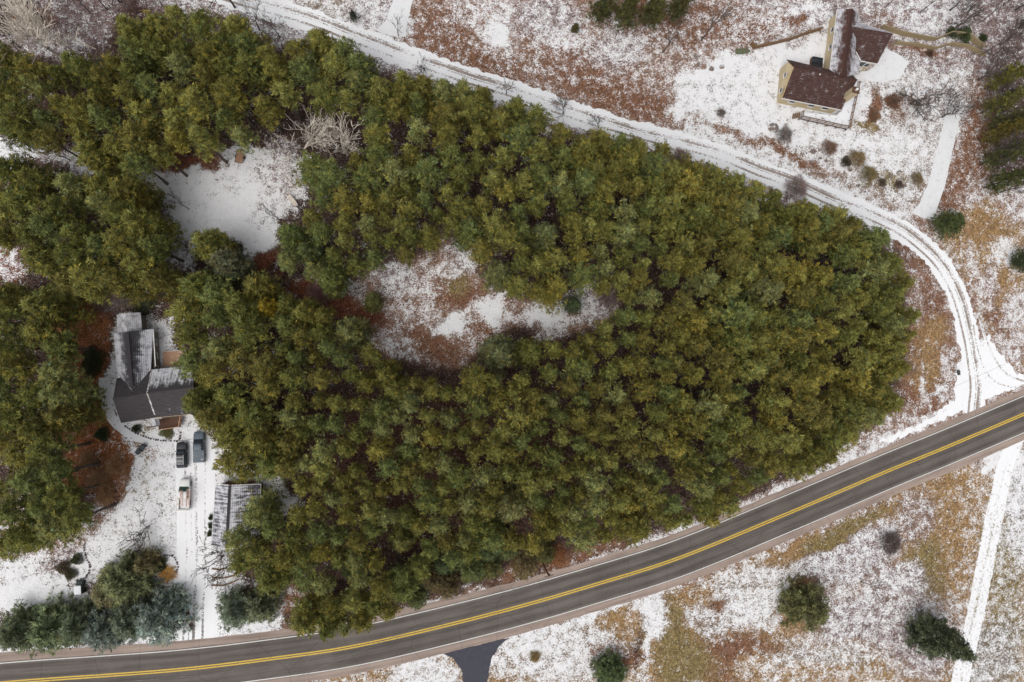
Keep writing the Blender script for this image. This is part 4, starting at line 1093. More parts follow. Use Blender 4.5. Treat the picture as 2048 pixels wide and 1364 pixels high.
def log():
    a, b = P(577, 390, .35), P(593, 411, .35)
    e = empty('fallen_log', P(585, 400)); tag(e, 'pale fallen log lying at the right rim of the upper left clearing', 'log')
    t = solid('trunk', d_loft([[tuple(a.lerp(b, k / 4) + Vector((math.cos(q) * .55 * s, math.sin(q) * .4 * s, math.sin(q + 1.5) * .4 * s))) for q in [i * .785 for i in range(8)]] for k, s in ((0, .7), (1, .95), (2, 1.0), (3, .95), (4, .8))]), M['bark_pale'], None, True)
    st = solid('branch_stub', d_tube(b, b + Vector((.9, -1.3, .1)), .16, .06, 6), M['bark_dark'], None)
    place(e, [t, st])
log()

# stone borders of the garden beds
def stone_border(label, pts, step=.42, closed=False):
    e = empty('stone_border', P(*pts[0])); tag(e, label, 'edging'); ps = []
    path = smooth_path(pts, .15); acc = 0; last = None
    for i, p in enumerate(path):
        if last is not None and (p - last).length < step: continue
        last = p
        o = bpy.data.objects.new('stone', ROCK_S[i % 3]); C.objects.link(o)
        s = random.uniform(.17, .26); o.scale = (s, s, s); o.rotation_euler = (0, 0, random.uniform(0, 6)); o.location = p + Vector((random.uniform(-.06, .06), random.uniform(-.06, .06), .06))
        ps.append(o)
    place(e, ps)
ROCK_S = [rubble(40 + i, 1.0, .6, 1) for i in range(3)]
for m_ in ROCK_S: m_.materials.append(M['stone_dark'])
stone_border('curved dark stone border right of the three round bushes', [(168, 1090), (172, 1112), (180, 1132), (176, 1148), (168, 1156), (152, 1160)], .40)
stone_border('oval stone ring round the flower bed beside the drive', [(330, 1110), (345, 1112), (355, 1125), (354, 1142), (342, 1153), (325, 1158)], .40)
stone_border('curved stone edging of the bed below the grey house', [(252, 852), (268, 864), (290, 874), (315, 880), (340, 882), (358, 880), (362, 862)], .38)

def timber_step(label, pts):
    e = empty('garden_step', P(*pts[0])); tag(e, label, 'step', 'garden steps below the garage')
    w_ = [P(*q) for q in pts]; up_ = Vector((0, 0, .12))
    place(e, [solid('timber', d_bar(w_[i] + up_, w_[i + 1] + up_, .22, .24), M['timber']) for i in range(len(w_) - 1)])
timber_step('timber garden step right of the drive, uppermost of three', [(424, 1137), (438, 1139), (454, 1136)])
timber_step('timber garden step right of the drive, middle of three', [(424, 1155), (446, 1156), (464, 1152), (478, 1145)])
timber_step('timber garden step right of the drive, lowest of three', [(424, 1170), (444, 1171), (462, 1166), (478, 1158)])

# utility pole and wires
pole_b, pole_h = P(1082, 1120), 11.2
def utility_pole():
    e = empty('utility_pole', pole_b); tag(e, 'weathered wooden utility pole with crossarm beside the paved road', 'pole')
    solid('pole', d_tube((0, 0, 0), (0, 0, pole_h), .22, .14, 10), M['timber'], e)
    solid('crossarm', d_bar((-.95, -.25, pole_h - .35), (.95, .25, pole_h - .35), .12, .14), M['timber'], e)
    for k in (-.9, 0, .9): solid('insulator', d_tube((k, k * .26, pole_h - .28), (k, k * .26, pole_h - .05), .07, .05, 8), M['trim_white'], e)
    solid('transformer', d_tube((.28, -.2, pole_h - 2.0), (.28, -.2, pole_h - 1.1), .2, .2, 10), M['metal'], e)
utility_pole()
def wire(label, a, b, sag):
    pts = []
    for k in range(25):
        t = k / 24; p = a.lerp(b, t); p.z -= sag * 4 * t * (1 - t); pts.append(p)
    o = solid('power_wire', join(*[d_tube(pts[i], pts[i + 1], .022, .022, 4) for i in range(24)]), M['metal'])
    tag(o, label, 'wire', 'overhead wires along the road')
top = pole_b + Vector((0, 0, pole_h - .05))
d0 = (P(400, 1440, 11) - top); d1 = (P(2300, 600, 11) - top)
for k, nm in ((-.9, 'left'), (.9, 'right')):
    o = Vector((k, k * .26, 0))
    wire('overhead wire from the pole down across the road, %s strand' % ('upper' if k < 0 else 'lower'), top + o, top + o + d0, 1.6)
wire('overhead wire from the pole towards the mouth of the snowy lane', top, top + d1, 2.0)

# ------------------------------------------------------------------ vegetation
def tri_mesh(name, V, tint, mat, smooth=False):
    """V: (n,3,3) loose triangles, tint: (n,3) colour per triangle"""
    n = len(V)
    me = bpy.data.meshes.new(name)
    me.vertices.add(n * 3); me.vertices.foreach_set('co', V.reshape(-1).astype(np.float32))
    me.loops.add(n * 3); me.loops.foreach_set('vertex_index', np.arange(n * 3, dtype=np.int32))
    me.polygons.add(n); me.polygons.foreach_set('loop_start', np.arange(0, n * 3, 3, dtype=np.int32))
    me.update(calc_edges=True)
    a = me.attributes.new('tint', 'FLOAT_COLOR', 'POINT')
    c = np.repeat(np.concatenate([tint, np.ones((n, 1))], 1), 3, axis=0)
    a.data.foreach_set('color', c.ravel().astype(np.float32))
    me.materials.append(mat)
    return me
def blades(pos, axis, length, width, r, spread=.9):
    """one thin blade per row: base at pos, pointing along axis jittered"""
    n = len(pos)
    d = axis + r.normal(0, spread, (n, 3)); d /= np.linalg.norm(d, axis=1)[:, None] + 1e-9
    s = np.cross(d, r.normal(0, 1, (n, 3))); s /= np.linalg.norm(s, axis=1)[:, None] + 1e-9
    L = (length * r.uniform(.6, 1.25, n))[:, None]; W = (width * r.uniform(.7, 1.3, n))[:, None]
    return np.stack([pos - s * W / 2, pos + s * W / 2, pos + d * L], 1)
def conifer(seed, H, R, base, whorl, nb, per, nper, prof, rise, droop, blen, bwid, up=.6, tip=None, fan=.34, hue=.25):
    """crown triangles: branch plates of needle tufts in whorls"""
    r = np.random.default_rng(seed); tuf = []; axs = []; tn = []
    z = base
    while z < H - .25:
        t = (z - base) / (H - base)
        rad = R * prof(t) * r.uniform(.82, 1.15)
        n = max(3, int(round(nb * (.55 + .45 * prof(t)))))
        a0 = r.uniform(0, 6.28)
        for k in range(n):
            a = a0 + 6.28 * k / n + r.normal(0, .22)
            L = rad * r.uniform(.5, 1.25)
            if r.uniform() < .06: continue
            ca, sa = math.cos(a), math.sin(a)
            m = max(3, int(per * (.25 + L / R)))
            u = r.uniform(.18, 1, m) ** .75
            lat = r.normal(0, fan, m) * L * (.35 + .65 * u) * .55
            zz = z + L * (rise(t) * u - droop * u * u) + r.normal(0, .10, m)
            x = ca * L * u - sa * lat; y = sa * L * u + ca * lat
            tuf.append(np.stack([x, y, zz], 1))
            ax = np.stack([ca * .8 - sa * lat * .5, sa * .8 + ca * lat * .5, np.full(m, up)], 1)
            axs.append(ax)
            bt = r.uniform(.72, 1.28); yel = r.normal(0, hue, m)
            tc = np.stack([bt * (1 + .42 * yel), bt * (1 + .12 * yel), bt * (1 - .35 * yel)], 1)
            tc *= r.uniform(.45, 1.55, m)[:, None]
            tn.append(np.clip(tc, .15, 2.6))
        z += whorl * r.uniform(.75, 1.25)
    # leader
    m = 10
    tuf.append(np.stack([r.normal(0, .12, m), r.normal(0, .12, m), H - r.uniform(0, .9, m)], 1)); axs.append(np.tile([0, 0, 1.0], (m, 1))); tn.append(np.ones((m, 3)) * 1.15)
    P0 = np.concatenate(tuf); A = np.concatenate(axs); T = np.concatenate(tn)
    P1 = np.repeat(P0, nper, 0) + r.normal(0, .09, (len(P0) * nper, 3)); A1 = np.repeat(A, nper, 0); T1 = np.repeat(T, nper, 0)
    T1 = T1 * r.uniform(.85, 1.15, len(T1))[:, None]
    return blades(P1, A1, blen, bwid, r), T1
def stem_tris(path, radii, n=5):
    out = []
    rings = []
    for p, q in zip(path, radii):
        rings.append([(p[0] + math.cos(6.2832 * k / n) * q, p[1] + math.sin(6.2832 * k / n) * q, p[2]) for k in range(n)])
    for i in range(len(rings) - 1):
        for k in range(n):
            a, b = rings[i][k], rings[i][(k + 1) % n]; c, d = rings[i + 1][(k + 1) % n], rings[i + 1][k]
            out += [(a, b, c), (a, c, d)]
    return np.array(out)
def trunk_mesh(name, H, r0, mat, seed, snags=0, base=0):
    r = random.Random(seed); x = y = 0; path = []; rad = []
    for k in range(8):
        t = k / 7; path.append((x, y, H * t)); rad.append(r0 * (1 - .88 * t) * (1.25 if k == 0 else 1))
        x += r.uniform(-.08, .08); y += r.uniform(-.08, .08)
    tr = [stem_tris(path, rad, 6)]
    for k in range(snags):      # dead lower branches
        z = r.uniform(.15, max(.2, base / H)) * H; a = r.uniform(0, 6.28); L = r.uniform(.6, 1.8)
        p = (0, 0, z); q = (math.cos(a) * L, math.sin(a) * L, z + r.uniform(-.1, .3))
        tr.append(np.array([(p, q, (p[0], p[1], z + .07)), (p, q, (p[0] + .05, p[1] + .05, z))]))
    V = np.concatenate(tr)
    return tri_mesh(name, V, np.ones((len(V), 3)), mat)

pine_prof = lambda t: (max(0, 1 - t ** 1.45)) ** .8 * (0.72 + .28 * min(1, t / .22))
spruce_prof = lambda t: (1 - t) ** .85 * (.75 + .25 * min(1, t / .08)) + .03
NV = 10
PINES = []
for i in range(NV):
    H = 17.0; R = 1.95 + .2 * (i % 3); base = 8.0 + (i % 4) * .9
    V, T = conifer(100 + i, H, R, base, .70, 5.6, 13, 8, pine_prof, lambda t: .15 + .6 * t, .08, .40, .105, .85, hue=.34)
    PINES.append((tri_mesh('pine_crown', V, T, M['needles']), trunk_mesh('pine_trunk', H - .4, .19, M['bark'], i, 14, base)))
# fuller crowns that keep their lower limbs (edge trees and lone trees)
EDGE = []
for i in range(4):
    V, T = conifer(200 + i, 17.0, 2.6, 2.6, .72, 6.5, 14, 8, lambda t: (max(0, 1 - t ** 1.7)) ** .75, lambda t: .05 + .5 * t, .12, .40, .115, .8, hue=.34)
    EDGE.append((tri_mesh('pine_crown', V, T, M['needles']), trunk_mesh('pine_trunk', 16.6, .20, M['bark'], 50 + i, 6, 2.6)))
SPRUCE = []
for i in range(3):
    V, T = conifer(300 + i, 12.0, 3.3, .5, .60, 10, 15, 8, spruce_prof, lambda t: .02 + .25 * t, .20, .40, .14, .55, fan=.20, hue=.15)
    SPRUCE.append((tri_mesh('spruce_crown', V, T, M['needles']), trunk_mesh('spruce_trunk', 11.7, .2, M['bark'], 70 + i)))

def plant_tree(name, var, base, h, hr, spread, col, label, cat, group=None, rz=None, parts=('crown', 'trunk')):
    e = empty(name, base, random.uniform(0, 6.28) if rz is None else rz)
    e.scale = (spread, spread, h / hr)
    for me, pn in zip(var, parts):
        o = bpy.data.objects.new(pn, me); C.objects.link(o); o.parent = e
        o.color = (*col, 1)
    return tag(e, label, cat, group)

OL = [srgb(100, 98, 50), srgb(92, 94, 48), srgb(106, 102, 52), srgb(88, 94, 52), srgb(112, 110, 60), srgb(98, 92, 44), srgb(90, 98, 58), srgb(102, 94, 46), srgb(86, 88, 44)]
def pine_col(px, py):
    c = np.array(random.choice(OL)) * random.uniform(.9, 1.12)
    q = random.random()
    if q < .03: c = np.array(srgb(120, 110, 52)) * random.uniform(.9, 1.05)
    elif q < .13: c = np.array(srgb(108, 110, 70)) * random.uniform(.95, 1.2)
    elif q < .20: c = np.array(srgb(94, 86, 44)) * random.uniform(.95, 1.05)
    c = c * .72 + np.array(srgb(96, 96, 52)) * .28
    return tuple(np.clip(c * np.array((1.74, 1.74, 1.66)), .005, .6))

STAND = [(-60, 60), (60, 85), (130, 115), (200, 55), (260, 25), (350, 20), (430, 20), (500, 62), (560, 85), (620, 62), (690, 80), (725, 115), (765, 150), (830, 150), (900, 150), (960, 175), (1040, 198), (1100, 228), (1180, 268), (1250, 268), (1300, 292), (1335, 285), (1400, 335), (1450, 325), (1520, 375), (1600, 402), (1680, 420), (1740, 432), (1790, 475), (1815, 540), (1830, 620), (1826, 690), (1812, 740), (1802, 800), (1740, 862), (1692, 882), (1672, 922), (1620, 950), (1560, 952), (1480, 985), (1450, 1050), (1380, 1052), (1300, 1060), (1250, 1092), (1180, 1085), (1120, 1090), (1060, 1100), (1000, 1100), (900, 1130), (830, 1150), (770, 1260), (700, 1275), (640, 1272), (570, 1262), (615, 1200), (570, 1195), (520, 1180), (462, 1130), (455, 1085), (490, 1050), (500, 1000), (575, 985), (560, 948), (450, 950), (420, 930), (430, 870), (380, 850), (372, 780), (362, 700), (340, 640), (325, 600), (355, 560), (385, 520), (392, 475), (430, 462), (480, 490), (510, 548), (580, 600), (690, 640), (735, 690), (770, 725), (850, 745), (900, 765), (960, 700), (1000, 660), (1090, 680), (1130, 668), (1200, 650), (1245, 605), (1180, 565), (1130, 585), (1080, 598), (1005, 592), (955, 545), (950, 475), (890, 455), (865, 505), (780, 525), (700, 545), (640, 562), (570, 540), (548, 500), (552, 440), (600, 400), (612, 330), (590, 290), (520, 292), (480, 285), (430, 295), (390, 320), (330, 322), (270, 335), (150, 305), (60, 275), (-60, 235)]
LEFTMID = [(-60, 345), (40, 312), (90, 335), (180, 345), (240, 358), (282, 405), (300, 452), (318, 520), (345, 560), (330, 582), (290, 560), (240, 572), (190, 592), (130, 572), (60, 515), (20, 500), (-60, 510)]
LEFTLOW = [(-60, 575), (70, 602), (100, 640), (115, 700), (108, 760), (125, 840), (138, 880), (120, 940), (150, 1000), (172, 1050), (130, 1078), (60, 1098), (-60, 1125)]

placed = []       # (x, y, r)
forest = []       # dicts
def ok(p, sp):
    for q in placed:
        if (p.x - q[0]) ** 2 + (p.y - q[1]) ** 2 < ((sp + q[2]) / 2) ** 2: return False
    return True
def crown_at(px, py, h, zf=.86):
    p = P(px, py, h * zf)
    return Vector((p.x, p.y, 0))
# trees one can tell apart
special = [
 (529, 612, 15.0, .95, (.30, .22, .03), 'bright golden crowned pine near the grey house, standing among olive pines'),
 (1268, 1012, 13.5, 1.0, (.27, .215, .045), 'yellow crowned pine close to the paved road'),
 (818, 300, 17.0, 1.05, (.21, .19, .05), 'tall yellow green pine right of the two pale bare trees'),
 (1548, 578, 18.5, 1.45, (.165, .165, .062), 'largest pale green broad crowned pine in the right half of the stand'),
 (1028, 1020, 16.0, 1.4, (.17, .165, .065), 'broad pale green pine at the lower middle rim of the stand'),
 (800, 1085, 14.0, 1.15, (.17, .165, .05), 'light green pine overhanging the dark thicket at the lower middle'),
 (692, 662, 16.0, 1.35, (.17, .17, .06), 'pale green pine at the left rim of the central clearing'),
 (1000, 705, 15.0, 1.5, (.125, .13, .055), 'wide dull green pine at the lower right rim of the central clearing'),
 (742, 600, 6.5, .75, (.12, .125, .04), 'small young pine standing alone in the left of the central clearing'),
 (1150, 607, 7.0, .72, (.075, .10, .045), 'small dark pine standing alone in the right of the central clearing'),
 (1000, 540, 15.0, 1.15, (.15, .155, .06), 'green pine at the upper right rim of the central clearing, by the snow tongue'),
 (440, 520, 16.0, 1.4, (.12, .12, .065), 'grey green pine at the lower rim of the upper left clearing'),
 (575, 465, 17.0, 1.25, (.135, .16, .05), 'fresh green pine right of the rust needle patch'),
 (610, 500, 16.0, 1.1, (.12, .135, .05), 'green pine above the rust needle patch, second from the clearing'),
 (1095, 465, 18.0, 1.3, (.135, .145, .055), 'big green pine above the right arm of the central clearing'),
 (350, 735, 0, 0, None, None),
]
for px, py, h, sp, col, lab in special:
    if not lab: continue
    b = crown_at(px, py, h)
    placed.append((b.x, b.y, 4.2 * sp))
    v = random.choice(EDGE)
    plant_tree('pine_tree', v, b, h, 17.0, sp * (1 if h > 9 else 1.0), tuple(np.array(col) * 1.35), lab, 'tree', 'pines that stand out')

# the bare trees stand in the open
BARE_GAPS = [(588, 255, 78, 58), (684, 260, 66, 58), (600, 572, 60, 22), (680, 602, 60, 28), (555, 340, 65, 60), (100, 45, 150, 72), (600, 1200, 40, 26), (560, 1010, 40, 40), (478, 305, 54, 36), (410, 312, 60, 26)]
def fill(poly, n, sp, hgt, seed, zone, tries=40000, inset=7, spf=None):
    r = random.Random(seed)
    xs = [q[0] for q in poly]; ys = [q[1] for q in poly]; got = 0
    cx = np.array([r.uniform(min(xs), max(xs)) for _ in range(tries)]); cy = np.array([r.uniform(min(ys), max(ys)) for _ in range(tries)])
    sd = poly_sd(poly, cx, cy)
    for x, y, d in zip(cx, cy, sd):
        if d > -inset or x < -25 or y < -25: continue
        if any(((x - ex) / er) ** 2 + ((y - ey) / es) ** 2 < 1 for ex, ey, er, es in BARE_GAPS): continue
        s = spf(x, y) if spf else sp
        s *= r.uniform(.86, 1.2)
        h = r.uniform(*hgt) * (.9 + .1 * min(1, -d / 60))
        b = crown_at(x, y, h)
        if not ok(b, s): continue
        placed.append((b.x, b.y, s)); got += 1
        forest.append(dict(px=x, py=y, h=h, b=b, s=s, d=-d, zone=zone))
        if got >= n: break
    return got
def stand_spacing(x, y):
    if x > 1350 and y < 900: return 3.55
    if y < 420: return 3.5
    if x < 560: return 3.7
    return 2.85
fill(STAND, 900, 4, (15.0, 19.0), 3, 'stand', spf=stand_spacing)
fill(LEFTMID, 90, 4.3, (16, 20), 4, 'leftmid', spf=lambda x, y: 3.9)
fill(LEFTLOW, 110, 4.4, (15, 19), 5, 'leftlow', spf=lambda x, y: 4.0)
def zone_of(t):
    x, y = t['px'], t['py']
    if t['zone'] == 'leftmid': return 'between the upper left clearing and grey house'
    if t['zone'] == 'leftlow': return 'in the block at the left edge'
    if x < 620 and y < 345: return 'above the upper left clearing'
    if x < 640 and y > 930: return 'beside the garage and lower drive'
    if x < 560: return 'on the right side of the grey house'
    lane_y = np.interp(x, [620, 760, 900, 1100, 1300, 1500, 1700], [62, 150, 150, 228, 292, 365, 425])
    if y < lane_y + 60 and x < 1720: return 'along the rim by the snowy lane'
    if x > 1600: return 'at the stand end by the lane bend'
    road_y = np.interp(x, [640, 830, 1000, 1250, 1450, 1680], [1270, 1150, 1100, 1090, 1050, 900])
    if y > road_y - 60: return 'on the rim facing the paved road'
    if y < 560: return 'between the lane and the central clearing'
    if x > 1250: return 'in the dense right middle of the stand'
    return 'between the central clearing and the road'
NPINE = len(forest)
def look(c, t):
    """how the crown looks: size and tint"""
    q = c[0] / c[1]; b = c[1] * 1.08
    tint = 'golden' if q > 1.10 and b > .215 else 'brownish' if q > 1.07 else 'grey green' if c[2] / c[1] > .33 else 'dark green' if b < .15 else 'light olive' if b > .236 else 'olive'
    size = 'broad' if t['s'] > 4.0 else 'narrow' if t['s'] < 3.4 else 'medium'
    return size + ' ' + tint
forest.sort(key=lambda t: -(t['s'] + .4 * (t['d'] < 40) + .03 * t['h']))
loose_V, loose_T = [], []
def merge_into(acc, var, b, h, spread, col):
    me = var
    rs = np.random.default_rng(random.randrange(10 ** 6))
    n = len(me.vertices); co = np.empty(n * 3, np.float32); me.vertices.foreach_get('co', co)
    tc = np.empty(n * 4, np.float32); me.attributes['tint'].data.foreach_get('color', tc)
    co = co.reshape(-1, 3) * np.array([spread, spread, h / 17.0]); a = random.uniform(0, 6.28)
    R_ = np.array([[math.cos(a), -math.sin(a), 0], [math.sin(a), math.cos(a), 0], [0, 0, 1]])
    co = co @ R_.T + np.array([b.x, b.y, 0])
    tri = co.reshape(-1, 3, 3); tcol = (tc.reshape(-1, 4)[:, :3] * np.array(col))[::3]
    keep = (rs.uniform(0, 1, len(tri)) < .8) & (tri[:, 2, 2] > h * .62)
    tri = tri[keep]; c0 = tri.mean(1, keepdims=True)
    acc[0].append(c0 + (tri - c0) * 1.12); acc[1].append(tcol[keep])
KEEP = 280
kept = {}
for i, t in enumerate(forest):
    v = random.choice(EDGE if t['d'] < 34 and random.random() < .55 else PINES)
    spread = t['s'] / 2.62 * random.uniform(.9, 1.15)
    if i < KEEP:
        c = pine_col(t['px'], t['py']); zn = zone_of(t)
        e = plant_tree('pine_tree', v, t['b'], t['h'], 17.0, spread, c, 'pine', 'tree', 'pines ' + zn)
        kept.setdefault((look(c, t), zn), []).append((t['px'], e))
    else:
        merge_into((loose_V, loose_T), v[0], t['b'], t['h'], spread, pine_col(t['px'], t['py']))
for (lk, zn), q in kept.items():
    q.sort(key=lambda k: k[0])
    for i, (x_, e) in enumerate(q):
        e['label'] = ('only %s pine %s' % (lk, zn)) if len(q) == 1 else '%s %s pine from the left, %s' % (nth(i), lk, zn)
if loose_V:
    o = link('pine_stand', tri_mesh('pine_stand', np.concatenate(loose_V), np.concatenate(loose_T), M['needles']))
    o.color = (1, 1, 1, 1)
    tag(o, 'smaller pine crowns filling the gaps of the dense stand', 'trees', kind='stuff')

# dark low thicket between the stand and the road
THICKET = [(640, 1130), (700, 1100), (830, 1090), (900, 1120), (1000, 1095), (1080, 1100), (1130, 1105), (1090, 1140), (1000, 1160), (900, 1200), (830, 1215), (780, 1205), (700, 1220), (650, 1180)]
before = len(forest)
fill(THICKET, 40, 3.6, (6.5, 9.5), 8, 'thicket', inset=6, spf=lambda x, y: 3.5)
for i, t in enumerate(sorted(forest[before:], key=lambda q: q['px'])):
    c = tuple(np.array(random.choice([(.075, .085, .03), (.06, .075, .03), (.09, .085, .03), (.10, .075, .035)])) * random.uniform(.8, 1.2))
    plant_tree('young_pine', random.choice(EDGE), t['b'], t['h'], 17.0, t['s'] / 3.6, tuple(np.array(c) * 1.7), nth(i) + ' low dark young pine from the left in the roadside thicket', 'tree', 'young pines in the roadside thicket')
# pines at the frame's upper and right rims
for i, (px, py, h, s) in enumerate([(1222, -26, 14, 1.0), (1272, -14, 14, .95), (1326, -14, 14, .95), (1380, -24, 13, .9)]):
    plant_tree('pine_tree', EDGE[i % 4], crown_at(px, py, h), h, 17.0, s, tuple(np.array((.085, .085, .03)) * 1.25 * random.uniform(.85, 1.15)), nth(i) + ' dark pine from the left at the upper frame edge', 'tree', 'pines at the upper frame edge')
for i, (px, py, h, s, c) in enumerate([(2072, 122, 15, .85, (.16, .15, .03)), (2062, 175, 15, .8, (.13, .13, .035)), (2074, 215, 15, .85, (.10, .10, .035)), (2056, 242, 14, .8, (.15, .12, .03)), (2066, 285, 15, .9, (.09, .10, .035)), (2072, 338, 15, .9, (.08, .09, .03))]):
    plant_tree('pine_tree', EDGE[i % 4], crown_at(px, py, h), h, 17.0, s, tuple(np.array(c) * 1.3), nth(i) + ' pine from the top of the clump at the right frame edge', 'tree', 'pines at the right frame edge')
plant_tree('pine_tree', EDGE[1], crown_at(1906, 443, 6.5, .6), 6.5, 17.0, 1.15, (.09, .11, .04), 'lone bushy pine at the corner of the lane and the house drive', 'tree')
plant_tree('pine_tree', EDGE[2], crown_at(2058, 520, 6, .6), 6.0, 17.0, .9, (.07, .09, .04), 'dark small pine cut by the right frame edge in the golden grass', 'tree')
plant_tree('pine_tree', EDGE[3], crown_at(1151, 54, 3.2, .6), 3.2, 17.0, .36, (.12, .105, .04), 'tiny pine alone on the leafy hillside', 'tree')
plant_tree('pine_tree', EDGE[0], crown_at(705, 28, 3.5, .6), 3.5, 17.0, .32, (.07, .08, .05), 'tiny dark pine near the top entrance drive', 'tree')

# spruces
for px, py, h, s, c, lab in [
 (1628, 1222, 9.5, 1.30, (.085, .085, .036), 'round dark spruce standing alone on the field below the road'),
 (1905, 1292, 15.0, 1.22, (.06, .07, .04), 'tall dark spruce leaning outward beside the snowy field track'),
 (1226, 1350, 6.5, .95, (.062, .08, .035), 'small deep green spruce cut by the lower frame edge'),
 (236, 1168, 9.0, 1.35, (.105, .115, .055), 'broad olive spruce above the spruce row at lower left'),
 (210, 1192, 7.0, 1.05, (.12, .11, .055), 'olive brown tinged spruce at the left foot of the broad spruce'),
 (284, 1132, 6.0, .78, (.12, .105, .05), 'brownish olive spruce beside the oval flower bed'),
 (24, 1270, 8.0, 1.2, (.085, .10, .055), 'leftmost green spruce of the roadside row'),
 (88, 1264, 8.5, 1.25, (.10, .12, .06), 'second spruce from the left in the roadside row, light green'),
 (150, 1256, 8.5, 1.25, (.08, .095, .055), 'third spruce from the left in the roadside row, dark green'),
 (196, 1266, 9.0, 1.2, (.105, .122, .10), 'blue grey spruce in the middle of the roadside row'),
 (250, 1246, 8.5, 1.25, (.09, .105, .07), 'green spruce just left of the large blue one'),
 (306, 1244, 10.0, 1.4, (.13, .155, .13), 'large pale blue spruce at the drive end of the roadside row'),
 (466, 1226, 7.5, 1.1, (.10, .12, .08), 'blue green spruce right of the drive mouth'),
 (515, 1218, 7.0, .95, (.095, .105, .06), 'green spruce under pine branches right of the drive mouth')]:
    plant_tree('spruce_tree', random.choice(SPRUCE), crown_at(px, py, h, .62), h, 12.0, s * 1.2, tuple(np.array(c) * 2.0), lab, 'tree')

# ---- bare trees
def bare(seed, H, spread, depth, r0, upw=.5, nk=(2, 4), trunk_f=.28, minr=.022):
    r = random.Random(seed); wood = []; twig = []
    def tube(a, b, ra, rb, acc, n=4):
        d = (b - a).normalized(); s = d.cross(Vector((.3, .2, 1)))
        if s.length < 1e-3: s = Vector((1, 0, 0))
        s.normalize(); u = s.cross(d)
        A = [a + (s * math.cos(k * 6.283 / n) + u * math.sin(k * 6.283 / n)) * ra for k in range(n)]
        B = [b + (s * math.cos(k * 6.283 / n) + u * math.sin(k * 6.283 / n)) * rb for k in range(n)]
        for k in range(n):
            acc.append((A[k], A[(k + 1) % n], B[(k + 1) % n])); acc.append((A[k], B[(k + 1) % n], B[k]))
    def grow(p, d, L, ra, lev):
        acc = wood if lev < 2 else twig
        n = 2 if lev == 0 else 4; rb = ra
        for k in range(n):
            q = p + d * (L / n); rc = max(minr, rb * .80)
            tube(p, q, rb, rc, acc, 5 if lev == 0 else 3); p, rb = q, rc
            d = (d + Vector((r.uniform(-.15, .15), r.uniform(-.15, .15), r.uniform(-.04, .12)))).normalized()
            if lev < depth and k < n - 1 and lev > 0 and r.random() < .62: kid(p, d, L * (1 - .15 * k), rb, lev)
        if lev < depth:
            for _ in range(r.randint(*nk) if lev else r.randint(nk[0] + 1, nk[1] + 2)): kid(p, d, L if lev else H * .42, rb, lev)
    def kid(p, d, L, rb, lev):
        a = r.uniform(0, 6.283); s = d.cross(Vector((math.cos(a), math.sin(a), .2))).normalized()
        k = (d + s * spread * r.uniform(.6, 1.35) + Vector((0, 0, upw * .2))).normalized()
        grow(p.copy(), k, L * r.uniform(.55, .8), max(minr, rb * .6), lev + 1)
    grow(Vector((0, 0, 0)), Vector((r.uniform(-.05, .05), r.uniform(-.05, .05), 1)).normalized(), H * trunk_f, r0, 0)
    f = lambda t: np.array([[tuple(p) for p in q] for q in t])
    W = f(wood); T = f(twig); top = max(W[..., 2].max(), T[..., 2].max())
    W *= H / top; T *= H / top
    return W, T
def bare_var(seed, bark, **k):
    W, T = bare(seed, **k)
    return (tri_mesh('limbs', T, np.ones((len(T), 3)), bark), tri_mesh('trunk', W, np.ones((len(W), 3)), bark))
B_DARK = [bare_var(400 + i, M['bark_dark'], H=10.0, spread=.80, depth=4, r0=.20, minr=.030, trunk_f=.16, nk=(2, 3)) for i in range(3)]
B_PALE = [bare_var(420 + i, M['bark_pale'], H=14.0, spread=.62, depth=4, r0=.26, minr=.028, trunk_f=.14, nk=(2, 3)) for i in range(3)]
B_SLIM = [bare_var(440 + i, M['bark_dark'], H=9.0, spread=.5, depth=3, r0=.14, minr=.028, trunk_f=.35, nk=(2, 3)) for i in range(2)]
B_MULTI = [bare_var(460 + i, M['bark_dark'], H=6.0, spread=.95, depth=3, r0=.10, minr=.024, trunk_f=.08, nk=(2, 3)) for i in range(2)]
def plant_bare(var, hr, px, py, h, s, label, group=None, lean=(0, 0), name='bare_tree'):
    e = plant_tree(name, var, P(px, py), h, hr, s, (1, 1, 1), label, 'tree', group, parts=('limbs', 'trunk'))
    if lean != (0, 0): e.rotation_euler = (lean[0], lean[1], random.uniform(0, .5))
plant_bare(B_PALE[0], 14, 612, 302, 13, 1.15, 'pale barked bare tree, left of the twin pair at the upper left clearing')
plant_bare(B_PALE[1], 14, 690, 304, 13, 1.1, 'pale barked bare tree, right of the twin pair at the upper left clearing')
plant_bare(B_PALE[2], 14, 588, 372, 13, 1.05, 'pale thin twigged bare tree below the twin pair, over the snow')
plant_bare(B_PALE[0], 14, 150, 108, 18, 1.5, 'large white limbed bare tree in the upper left corner')
plant_bare(B_PALE[1], 14, 115, 110, 17, 1.3, 'pale bare tree leaning left of the large white limbed one')
plant_bare(B_DARK[0], 10, 1822, 207, 7.5, 1.25, 'wide spreading bare tree in front of the tan house, left of two')
plant_bare(B_DARK[1], 10, 1884, 234, 7.5, .95, 'bare tree beside the house drive, right of two')
plant_bare(B_DARK[2], 10, 446, 1112, 7.0, 1.0, 'bare tree overhanging the drive below the garage')
plant_bare(B_MULTI[0], 6, 298, 1052, 4.5, 1.15, 'low bare tree alone on the snowy lawn left of the drive')
plant_bare(B_SLIM[0], 9, 1722, 1163, 8.0, .75, 'slim bare tree alone on the field between spruce and track')
plant_bare(B_SLIM[1], 9, 1403, 80, 15, 1.2, 'tall bare tree at the left of the hillside yard below the dark pines')
plant_bare(B_SLIM[0], 9, 1325, 105, 13, 1.1, 'tall bare tree at the centre of the leafy hillside', lean=(0, .05))
